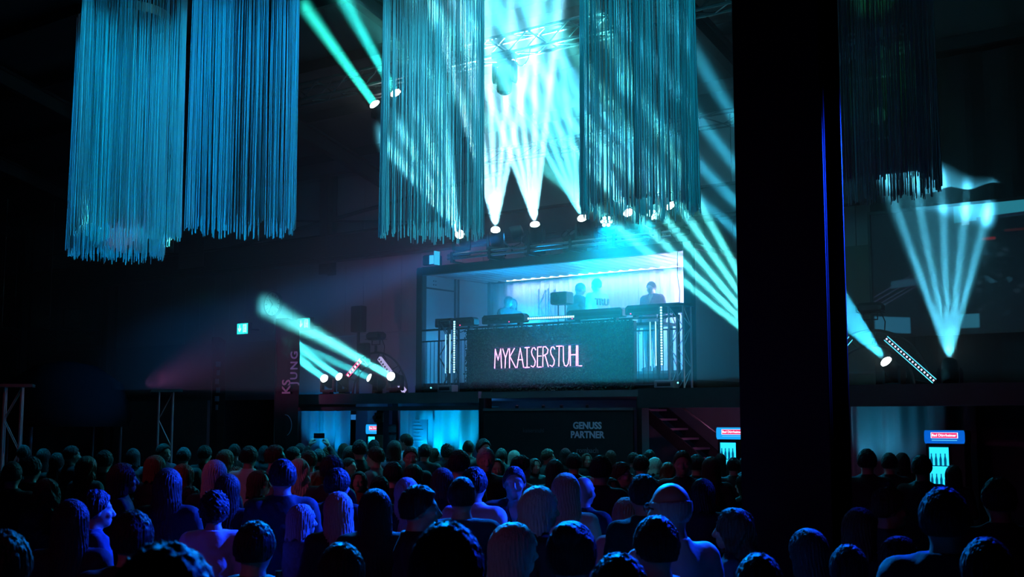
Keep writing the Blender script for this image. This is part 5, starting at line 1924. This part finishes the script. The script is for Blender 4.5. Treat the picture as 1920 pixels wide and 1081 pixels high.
def wine_glass(p, label, s=1.0):
    r = empty('wine_glass', (p.x, p.y, p.z - 0.10 * s), 0, label, 'glass', 'held wine glasses')
    MB().lathe([(0.034 * s, 0.0), (0.034 * s, 0.004 * s), (0.006 * s, 0.008 * s), (0.004 * s, 0.09 * s), (0.012 * s, 0.10 * s), (0.034 * s, 0.13 * s), (0.038 * s, 0.155 * s), (0.030 * s, 0.21 * s), (0.028 * s, 0.21 * s), (0.035 * s, 0.155 * s), (0.031 * s, 0.132 * s), (0.004 * s, 0.108 * s)], 20).build('bowl_and_stem', glass_material(), r, smooth=True)
    MB().lathe([(0.004 * s, 0.109 * s), (0.030 * s, 0.133 * s), (0.033 * s, 0.148 * s), (0.004 * s, 0.149 * s)], 18).build('wine', WINE, r, smooth=True)
    return r


def phone(p, rot, label, lit=True):
    r = empty('mobile_phone', p, 0, label, 'phone', 'held phones')
    r.rotation_euler = rot
    MB().cbox((-0.037, -0.004, -0.075), (0.037, 0.004, 0.075), 0.003).build('case', PHONE_BODY, r)
    MB().box((-0.034, -0.0055, -0.070), (0.034, -0.004, 0.070)).build('screen', PHONE_LIT if lit else BLACK_GLOSS, r)
    MB().cbox((0.008, 0.004, 0.035), (0.033, 0.006, 0.068), 0.001).build('camera_bump', BLACK_GLOSS, r)
    return r


# ---- performers in the booth
BZ = 2.935


def booth_person(px, ytop, w_, face, label, sex='m', pose='lean', hair='short', hcol='black', style='shirt', ccol='black', yaw=0, pitch=0, **kw):
    p = at_w(px, ytop, w_)
    return person((p.x, p.y, BZ), p.z - BZ, face, sex, pose, hair, hcol, style, ccol, label, 'performers in the booth', yaw, pitch, **kw)


booth_person(941, 553, -1.05, 120, 'person in dark clothes bent forward at the left end of the booth', hair='crop', hcol='grey')
booth_person(962, 560, -1.6, 160, 'person half hidden in the blue haze behind the bent performer', pose='rest', sex='f', hair='bob')
booth_person(1074, 526, -1.25, 60, 'person in dark clothes in the blue haze beside the monitor speaker', pose='lean', hair='crop')
wp, _, WM = booth_person(1118, 522, -1.05, -35, 'person in a white shirt with black lettering on the back inside the booth', pose='rest', hair='crop', ccol='white', hcol='brown')
tx = text_mesh('shirt_print', 'TRU', 0.17, INK, wp, (0.0, -0.165, 1.30), rot=(math.pi / 2, 0, 0), extrude=0.012, offset=0.004)
booth_person(1222, 527, -1.05, 215, 'person in a dark jacket looking down at the right end of the booth', pose='rest', style='jacket', ccol='navy', pitch=-14, hair='crop')

# ---- the crowd: head position in the picture, apparent head width, look, heading
KW = {'short': 0.185, 'crop': 0.172, 'ring': 0.165, None: 0.16, 'bob': 0.205, 'long': 0.212, 'wavy': 0.22, 'curly': 0.232, 'bun': 0.18, 'pony': 0.18}
CROWD_LIST = [
    # px, ytop, width, sex, pose, hair, colour, heading, top style, top colour, yaw
    (4, 880, 32, 'f', 'rest', 'bob', 'auburn', 0, 'shirt', 'black', 0),
    (85, 893, 50, 'f', 'rest', 'wavy', 'brown', -30, 'shirt', 'pattern', 0),
    (183, 913, 56, 'm', 'rest', 'short', 'black', 80, 'jacket', 'navy', 0),
    (233, 864, 50, 'f', 'glass', 'long', 'brown', 85, 'shirt', 'black', 0),
    (316, 873, 56, 'f', 'rest', 'long', 'brown', 10, 'jacket', 'black', 0),
    (165, 852, 38, 'f', 'rest', 'wavy', 'auburn', 40, 'shirt', 'grey', 0),
    (197, 841, 31, 'm', 'rest', 'short', 'black', 20, 'shirt', 'black', 0),
    (136, 833, 25, 'm', 'rest', 'crop', 'black', 70, 'shirt', 'black', 0),
    (293, 850, 38, 'f', 'rest', 'bob', 'auburn', 50, 'shirt', 'black', 0),
    (308, 829, 25, 'm', 'rest', 'short', 'black', 140, 'shirt', 'navy', 0),
    (60, 852, 36, 'm', 'rest', 'short', 'black', 30, 'jacket', 'black', 0),
    (82, 838, 28, 'f', 'rest', 'long', 'black', 0, 'shirt', 'black', 0),
    (24, 862, 36, 'm', 'rest', 'crop', 'black', 20, 'shirt', 'black', 0),
    (8, 985, 105, 'm', 'rest', 'short', 'black', 20, 'jacket', 'green', 0),
    (312, 1002, 185, 'm', 'rest', 'short', 'black', 10, 'jacket', 'black', 0),
    (345, 866, 42, 'f', 'rest', 'bob', 'auburn', 40, 'shirt', 'black', 0),
    (404, 858, 48, 'f', 'rest', 'long', 'blonde', 10, 'shirt', 'black', 0),
    (424, 840, 32, 'f', 'rest', 'bob', 'auburn', 50, 'shirt', 'black', 0),
    (446, 874, 36, 'f', 'rest', 'curly', 'auburn', 30, 'shirt', 'black', 0),
    (428, 884, 52, 'f', 'phone', 'long', 'brown', 15, 'shirt', 'black', 0),
    (358, 908, 44, 'm', 'rest', 'short', 'black', 70, 'shirt', 'black', 0),
    (403, 917, 66, 'f', 'rest', 'curly', 'black', 5, 'sweater', 'white', 0),
    (488, 878, 42, 'f', 'phone', 'bob', 'brown', 110, 'shirt', 'black', 0),
    (530, 856, 48, 'm', 'rest', 'short', 'black', -10, 'jacket', 'black', 0),
    (562, 856, 42, 'f', 'rest', 'wavy', 'blonde', 20, 'shirt', 'black', 0),
    (468, 833, 29, 'm', 'rest', 'short', 'black', 20, 'shirt', 'white', 0),
    (518, 831, 32, 'm', 'rest', 'short', 'brown', 90, 'shirt', 'grey', 0),
    (551, 835, 25, 'm', 'rest', 'crop', 'black', 60, 'shirt', 'navy', 0),
    (598, 839, 25, 'f', 'up', 'short', 'black', 0, 'shirt', 'black', 0),
    (580, 841, 30, 'm', 'rest', 'short', 'brown', 0, 'shirt', 'white', 0),
    (616, 836, 28, 'f', 'rest', 'curly', 'auburn', 0, 'shirt', 'red', 0),
    (624, 849, 40, 'm', 'rest', 'short', 'black', 40, 'jacket', 'black', 0),
    (598, 879, 36, 'f', 'phone', 'wavy', 'auburn', -20, 'shirt', 'black', 0),
    (568, 941, 60, 'f', 'rest', 'bob', 'grey', 70, 'shirt', 'pattern', 0),
    (634, 917, 62, 'f', 'rest', 'long', 'blonde', -10, 'shirt', 'black', 0),
    (563, 829, 22, 'm', 'rest', 'short', 'black', 0, 'shirt', 'black', 0),
    (760, 811, 21, 'm', 'rest', 'crop', 'brown', -70, 'shirt', 'white', 0),
    (674, 822, 26, 'm', 'rest', 'short', 'black', -20, 'shirt', 'black', 0),
    (701, 822, 19, 'm', 'rest', 'short', 'black', 0, 'shirt', 'black', 0),
    (740, 823, 27, 'f', 'rest', 'bob', 'brown', 20, 'shirt', 'grey', 0),
    (703, 834, 29, 'm', 'rest', 'short', 'brown', -60, 'shirt', 'grey', 0),
    (660, 833, 28, 'f', 'rest', 'bob', 'brown', 60, 'shirt', 'navy', 0),
    (770, 835, 28, 'm', 'rest', 'crop', 'brown', 175, 'shirt', 'black', 0),
    (797, 830, 24, 'm', 'rest', 'short', 'black', 10, 'shirt', 'black', 0),
    (838, 831, 27, 'f', 'rest', 'curly', 'black', 0, 'shirt', 'black', 0),
    (815, 838, 24, 'f', 'rest', 'bob', 'brown', 90, 'shirt', 'black', 0),
    (878, 824, 21, 'm', 'rest', 'crop', 'black', 0, 'shirt', 'black', 0),
    (907, 820, 25, 'm', 'rest', 'short', 'black', 150, 'shirt', 'black', 0),
    (911, 836, 33, 'm', 'rest', 'crop', 'grey', 170, 'shirt', 'black', 0),
    (862, 840, 38, 'm', 'rest', 'short', 'black', 20, 'shirt', 'black', 0),
    (737, 862, 37, 'm', 'rest', 'short', 'black', 0, 'jacket', 'black', 0),
    (776, 867, 39, 'f', 'rest', 'bob', 'black', 30, 'shirt', 'black', 0),
    (634, 873, 47, 'm', 'rest', 'short', 'black', 30, 'jacket', 'black', 0),
    (673, 881, 36, 'f', 'rest', 'bob', 'black', 190, 'shirt', 'red', 0),
    (655, 856, 25, 'm', 'rest', 'crop', 'brown', 120, 'shirt', 'black', 0),
    (712, 889, 36, 'm', 'rest', 'short', 'black', 0, 'shirt', 'black', 0),
    (704, 911, 68, 'f', 'rest', 'long', 'black', 0, 'jacket', 'black', 0),
    (762, 891, 52, 'f', 'rest', 'long', 'blonde', -10, 'shirt', 'black', 0),
    (789, 904, 62, 'm', 'rest', 'short', 'black', 85, 'jacket', 'black', 0),
    (830, 873, 46, 'f', 'rest', 'bob', 'brown', 10, 'shirt', 'black', 0),
    (846, 860, 36, 'm', 'rest', 'short', 'black', 0, 'shirt', 'black', 0),
    (866, 890, 52, 'm', 'rest', 'crop', 'black', 0, 'sweater', 'navy', 0),
    (890, 871, 48, 'm', 'rest', 'short', 'black', 20, 'shirt', 'white', 0),
    (931, 857, 34, 'f', 'glass', 'bob', 'brown', 175, 'shirt', 'black', 0),
    (838, 968, 128, 'm', 'rest', 'short', 'black', 0, 'jacket', 'black', 0),
    (964, 871, 44, 'm', 'rest', 'crop', 'brown', 180, 'jacket', 'black', 0),
    (978, 850, 34, 'm', 'rest', 'short', 'black', 60, 'shirt', 'grey', 0),
    (965, 842, 24, 'f', 'rest', 'bob', 'blonde', 40, 'shirt', 'black', 0),
    (1003, 857, 27, 'f', 'rest', 'bob', 'brown', 150, 'shirt', 'black', 0),
    (1040, 858, 38, 'f', 'rest', 'long', 'black', 0, 'shirt', 'black', 0),
    (1076, 846, 30, 'm', 'rest', 'short', 'black', 0, 'shirt', 'black', 0),
    (1127, 850, 38, 'm', 'rest', 'short', 'black', 20, 'shirt', 'black', 0),
    (1028, 839, 23, 'm', 'rest', 'short', 'brown', 80, 'shirt', 'black', 0),
    (1100, 848, 24, 'f', 'rest', 'bob', 'brown', 160, 'shirt', 'black', 0),
    (1013, 906, 68, 'f', 'rest', 'bob', 'blonde', 65, 'shirt', 'black', 0),
    (1060, 882, 58, 'f', 'rest', 'long', 'blonde', -5, 'shirt', 'white', 0),
    (1095, 889, 40, 'm', 'rest', None, 'black', 30, 'shirt', 'black', 0),
    (1117, 888, 36, 'f', 'rest', 'long', 'blonde', 0, 'shirt', 'black', 0),
    (1146, 893, 42, 'f', 'rest', 'bob', 'black', 150, 'shirt', 'black', 0),
    (966, 973, 88, 'f', 'rest', 'bob', 'blonde', 60, 'shirt', 'black', 0),
    (1072, 972, 108, 'f', 'rest', 'bun', 'black', 10, 'shirt', 'black', 0),
    (1174, 928, 60, 'f', 'rest', 'long', 'blonde', 5, 'shirt', 'white', 0),
    (1166, 863, 35, 'm', 'glass', 'short', 'brown', 110, 'shirt', 'black', 0),
    (1206, 884, 54, 'm', 'rest', 'short', 'black', -20, 'shirt', 'black', 0),
    (1160, 1028, 112, 'm', 'rest', 'short', 'black', 0, 'jacket', 'black', 0),
    (1254, 897, 72, 'm', 'rest', 'ring', 'grey', -40, 'shirt', 'white', 0),
    (1228, 960, 84, 'm', 'rest', 'short', 'black', -25, 'jacket', 'navy', 0),
    (1279, 842, 33, 'm', 'rest', 'crop', 'brown', 180, 'shirt', 'black', 0),
    (1306, 849, 30, 'm', 'rest', 'short', 'black', 10, 'shirt', 'black', 0),
    (1333, 853, 38, 'f', 'rest', 'long', 'brown', 0, 'shirt', 'black', 0),
    (1318, 893, 50, 'f', 'rest', 'bob', 'black', 10, 'shirt', 'black', 0),
    (1375, 855, 27, 'm', 'rest', 'short', 'black', 0, 'shirt', 'black', 0),
    (1351, 848, 24, 'f', 'rest', 'long', 'black', 0, 'shirt', 'black', 0),
    (1397, 852, 22, 'm', 'rest', 'short', 'black', 0, 'shirt', 'black', 0),
    (1394, 886, 36, 'f', 'phone', 'long', 'brown', -60, 'shirt', 'pattern', 0),
    (1372, 947, 76, 'f', 'rest', 'wavy', 'brown', -75, 'shirt', 'navy', 0),
    (1422, 1030, 92, 'm', 'rest', 'short', 'black', 0, 'jacket', 'black', 0),
    (1203, 850, 30, 'm', 'rest', 'short', 'black', 30, 'shirt', 'black', 0),
    (1229, 855, 27, 'f', 'rest', 'bob', 'blonde', 60, 'shirt', 'black', 0),
    (1253, 864, 26, 'f', 'rest', 'wavy', 'auburn', 20, 'shirt', 'black', 0),
    (1218, 841, 23, 'm', 'rest', 'short', 'black', 0, 'shirt', 'black', 0),
    (1189, 846, 23, 'm', 'rest', 'short', 'black', 60, 'shirt', 'black', 0),
    (1625, 838, 34, 'm', 'rest', 'short', 'black', 0, 'shirt', 'black', 0),
    (1667, 846, 30, 'm', 'rest', 'short', 'black', 0, 'shirt', 'black', 0),
    (1691, 846, 30, 'f', 'rest', 'bob', 'black', 0, 'shirt', 'black', 0),
    (1728, 849, 36, 'm', 'rest', 'short', 'black', 10, 'shirt', 'black', 0),
    (1787, 869, 34, 'f', 'phone', 'bob', 'black', 0, 'shirt', 'black', 0),
    (1612, 946, 72, 'f', 'rest', 'long', 'brown', 20, 'shirt', 'black', 0),
    (1668, 908, 58, 'm', 'rest', 'short', 'brown', 75, 'shirt', 'navy', 0),
    (1768, 906, 90, 'm', 'rest', 'short', 'black', 0, 'jacket', 'black', 0),
    (1512, 985, 80, 'f', 'rest', 'bob', 'black', -40, 'shirt', 'black', 0),
    (1690, 1000, 74, 'f', 'glass', 'bob', 'black', 80, 'shirt', 'navy', 0),
    (1590, 1015, 90, 'm', 'rest', 'short', 'black', 0, 'jacket', 'black', 0),
    (1870, 890, 60, 'm', 'rest', 'short', 'black', -20, 'shirt', 'black', 0),
    (1848, 1000, 95, 'm', 'rest', 'short', 'black', 0, 'jacket', 'black', 0),
    (250, 838, 27, 'f', 'rest', 'bob', 'black', 0, 'shirt', 'black', 0),
    (345, 836, 26, 'm', 'rest', 'short', 'black', 0, 'shirt', 'black', 0),
    (385, 832, 25, 'm', 'rest', 'short', 'black', 30, 'shirt', 'black', 0),
    (45, 832, 24, 'm', 'rest', 'short', 'black', 0, 'shirt', 'black', 0),
    (107, 846, 30, 'f', 'rest', 'long', 'black', 0, 'shirt', 'black', 0),
    (440, 830, 23, 'm', 'rest', 'short', 'black', 0, 'shirt', 'black', 0),
    (496, 833, 23, 'f', 'rest', 'bob', 'black', 0, 'shirt', 'black', 0),
    (645, 829, 22, 'f', 'rest', 'bob', 'brown', 0, 'shirt', 'black', 0),
    (1060, 838, 22, 'f', 'rest', 'bob', 'black', 0, 'shirt', 'black', 0),
    (1145, 842, 23, 'f', 'rest', 'bob', 'brown', 0, 'shirt', 'black', 0),
    (940, 838, 22, 'm', 'rest', 'short', 'black', 0, 'shirt', 'black', 0),
    (135, 930, 74, 'f', 'rest', 'long', 'black', 10, 'shirt', 'black', 0),
    (250, 950, 78, 'm', 'rest', 'short', 'black', 10, 'jacket', 'black', 0),
    (480, 970, 78, 'm', 'rest', 'short', 'black', 20, 'jacket', 'black', 0),
    (640, 1010, 92, 'm', 'rest', 'short', 'black', 0, 'jacket', 'black', 0),
]
CROWD_LIST.sort(key=lambda r: -r[2])
LANDMARKS = [(-200, 'at the left edge'), (150, 'below the leftmost fringe curtain'), (300, 'below the pale banner'), (412, 'below the narrow flag'), (480, 'below the wall clock'), (560, 'below the tall black flag'),
             (640, 'below the left arch'), (718, 'below the wooden bar post'), (830, 'below the bright bar curtain'), (940, 'below the neon letters MYK'), (1025, 'below the neon centre'),
             (1105, 'below words GENUSS PARTNER'), (1180, 'right of words GENUSS PARTNER'), (1245, 'below the staircase'), (1310, 'right of the staircase'), (1372, 'below the fridge beside column'), (1490, 'at the black column'),
             (1615, 'below the dim pale curtain'), (1690, 'right of the dim pale curtain'), (1770, 'below the rightmost fridge'), (2000, 'at the right edge')]


def landmark(px):
    return min(LANDMARKS, key=lambda l: abs(l[0] - px))[1]


def pose_words(h, pose):
    a = h % 360
    if a < 35 or a > 325:
        s = 'facing away'
    elif a < 125:
        s = 'turned right'
    elif a < 235:
        s = 'facing the camera'
    else:
        s = 'turned left'
    if pose == 'glass':
        s += ' holding a glass'
    elif pose == 'phone':
        s += ' with hands raised'
    elif pose == 'up':
        s += ' lifting a phone overhead'
    return s


CL_WORD = {'black': 'black', 'white': 'white', 'grey': 'grey', 'navy': 'dark blue', 'red': 'dark red', 'tan': 'tan', 'pattern': 'patterned', 'green': 'dark green'}
placed = []
rows = []
for r in CROWD_LIST:
    px, yt, wd, sex, pose, hair, hcol, head, style, ccol, yaw = r
    D = KW[hair] * F_PX / wd
    lo, hi = (1.56, 1.86) if sex == 'm' else (1.50, 1.78)
    hair_up = {'short': 0.022, 'crop': 0.012, 'curly': 0.03, 'long': 0.018, 'wavy': 0.018, 'bob': 0.018}.get(hair, 0.01)
    slope = ray(px, yt).z / ray(px, yt).y
    if slope < 0:
        zt = CAM_H + slope * D
        zt = min(max(zt, lo), hi)
        D = (zt - CAM_H) / slope
    D = min(D, 19.5)
    best = None
    for off in (0, 0.15, -0.15, 0.3, -0.3, 0.45, -0.45, 0.6, 0.8, -0.6, 1.0, 1.3, -0.9, 1.7):
        d2 = D + off * max(0.6, D / 10)
        if d2 > 20 or d2 < 2.0:
            continue
        p = at_y(px, yt, d2)
        if not (1.44 < p.z < 1.98):
            continue
        gap = min([math.hypot(p.x - q[0], p.y - q[1]) for q in placed] + [9])
        if best is None or gap > best[0] + 0.02:
            best = (gap, d2, p)
        if gap > 0.47:
            break
    gap, d2, p = best
    placed.append((p.x, p.y))
    rows.append([px, yt, wd, d2, p, r])


def row_words(d):
    return 'nearest silhouette' if d < 3.9 else 'front rows' if d < 6.2 else 'middle rows' if d < 9.5 else 'rear rows' if d < 13.5 else 'last rows'


labels = {}
for i, (px, yt, wd, d2, p, r) in enumerate(rows):
    rw = row_words(d2)
    cl = CL_WORD[r[9]] + ' ' + {'shirt': 'shirt', 'jacket': 'jacket', 'sweater': 'sweater'}[r[8]]
    base = 'person in %s %s, %s %s' % (cl, pose_words(r[7], r[4]), rw if rw != 'nearest silhouette' else 'nearest the camera', landmark(px))
    labels.setdefault(base, []).append(i)
final = {}
ORD = ['leftmost', 'second', 'third', 'fourth', 'fifth', 'sixth', 'seventh']
for base, ids_ in labels.items():
    ids_.sort(key=lambda i: rows[i][0])
    for k, i in enumerate(ids_):
        if len(ids_) == 1:
            final[i] = base
        elif len(ids_) == 2:
            final[i] = base.replace('person', ('left' if k == 0 else 'right') + ' person', 1)
        else:
            final[i] = base.replace('person', ORD[k] + ' person', 1)
for i in final:
    for a_, b_ in ((' the ', ' '), (' the ', ' '), (' with hands raised', ' hands raised'), ('second ', ''), ('leftmost fringe', 'first fringe')):
        if len(final[i].split()) > 16:
            final[i] = final[i].replace(a_, b_, 1)
    if len(final[i].split()) > 16:
        final[i] = ' '.join(final[i].split()[:16])
HELD = []
for i, (px, yt, wd, d2, p, r) in enumerate(rows):
    _, _, _, sex, pose, hair, hcol, head, style, ccol, yaw = r
    hair_up = {'short': 0.026, 'crop': 0.014, 'curly': 0.03, 'long': 0.02, 'wavy': 0.02, 'bob': 0.02}.get(hair, 0.01)
    hgt = (p.z) * 1.755 / (1.755 + hair_up)
    d_ = ray(px, yt)
    view_yaw = math.degrees(math.atan2(d_.x, d_.y))
    o, hands, M = person((p.x, p.y, 0), hgt, head + view_yaw, sex, pose, hair, hcol, style, ccol, final[i], 'the crowd on the hall floor', yaw, 0, glasses=(px in (1254, 358, 1166)))
    lm = landmark(px)
    if pose == 'glass':
        wine_glass(hands[0], 'wine glass held up by a person, %s %s' % (row_words(d2), lm))
    elif pose in ('phone', 'up'):
        mid = (hands[0] + hands[1]) / 2 + Vector((0, 0, 0.05))
        yw = o.rotation_euler[2]
        if pose == 'up':
            q = Matrix.Rotation(yw, 4, 'Z') @ Matrix.Rotation(math.pi / 2, 4, 'Y')
            phone(mid + Vector((0, 0, 0.03)), q.to_euler(), 'phone held overhead in front of the left bar curtain', lit=False)
        else:
            q = Matrix.Rotation(yw, 4, 'Z') @ Matrix.Rotation(-0.5, 4, 'X')
            phone(mid, q.to_euler(), 'lit phone held by a person, %s %s' % (row_words(d2), lm))
# a high table between the people in the front left rows
cands = [at_y(pxx, 1015, dd) for pxx in (500, 488, 512, 476, 524) for dd in (4.3, 4.6, 4.9, 5.2, 5.5, 5.8)]
p = max(cands, key=lambda c: min(math.hypot(c.x - q[0], c.y - q[1]) for q in placed))
ht = empty('high_table', (p.x, p.y, 0), 0, 'round high table with drinks among the people below the clock', 'table')
zt = 1.10
MB().lathe([(0.30, zt - 0.03), (0.33, zt - 0.02), (0.33, zt), (0.30, zt)], 28).build('table_top', WOOD, ht)
MB().tube([(0, 0, 0.03), (0, 0, zt - 0.03)], 0.035, 10).build('pole', ALU_DARK, ht)
MB().lathe([(0.26, 0.0), (0.26, 0.02), (0.05, 0.04)], 24).build('foot', ALU_DARK, ht)
bk = empty('drinks_bucket', (p.x - 0.02, p.y + 0.05, zt), 0, 'red bucket with a bottle on the round high table', 'bucket')
MB().lathe([(0.075, 0.0), (0.10, 0.19), (0.105, 0.19), (0.094, 0.185), (0.07, 0.01)], 20).build('pail', mat('red_pail', (0.35, 0.03, 0.04), 0.4, noise=0.1), bk, smooth=True)
MB().lathe([(0.036, 0.02), (0.036, 0.2), (0.014, 0.27), (0.014, 0.34)], 14, origin=(0.01, 0, 0)).build('bottle', mat('dark_bottle', (0.01, 0.03, 0.02), 0.15, noise=0.1), bk, smooth=True)
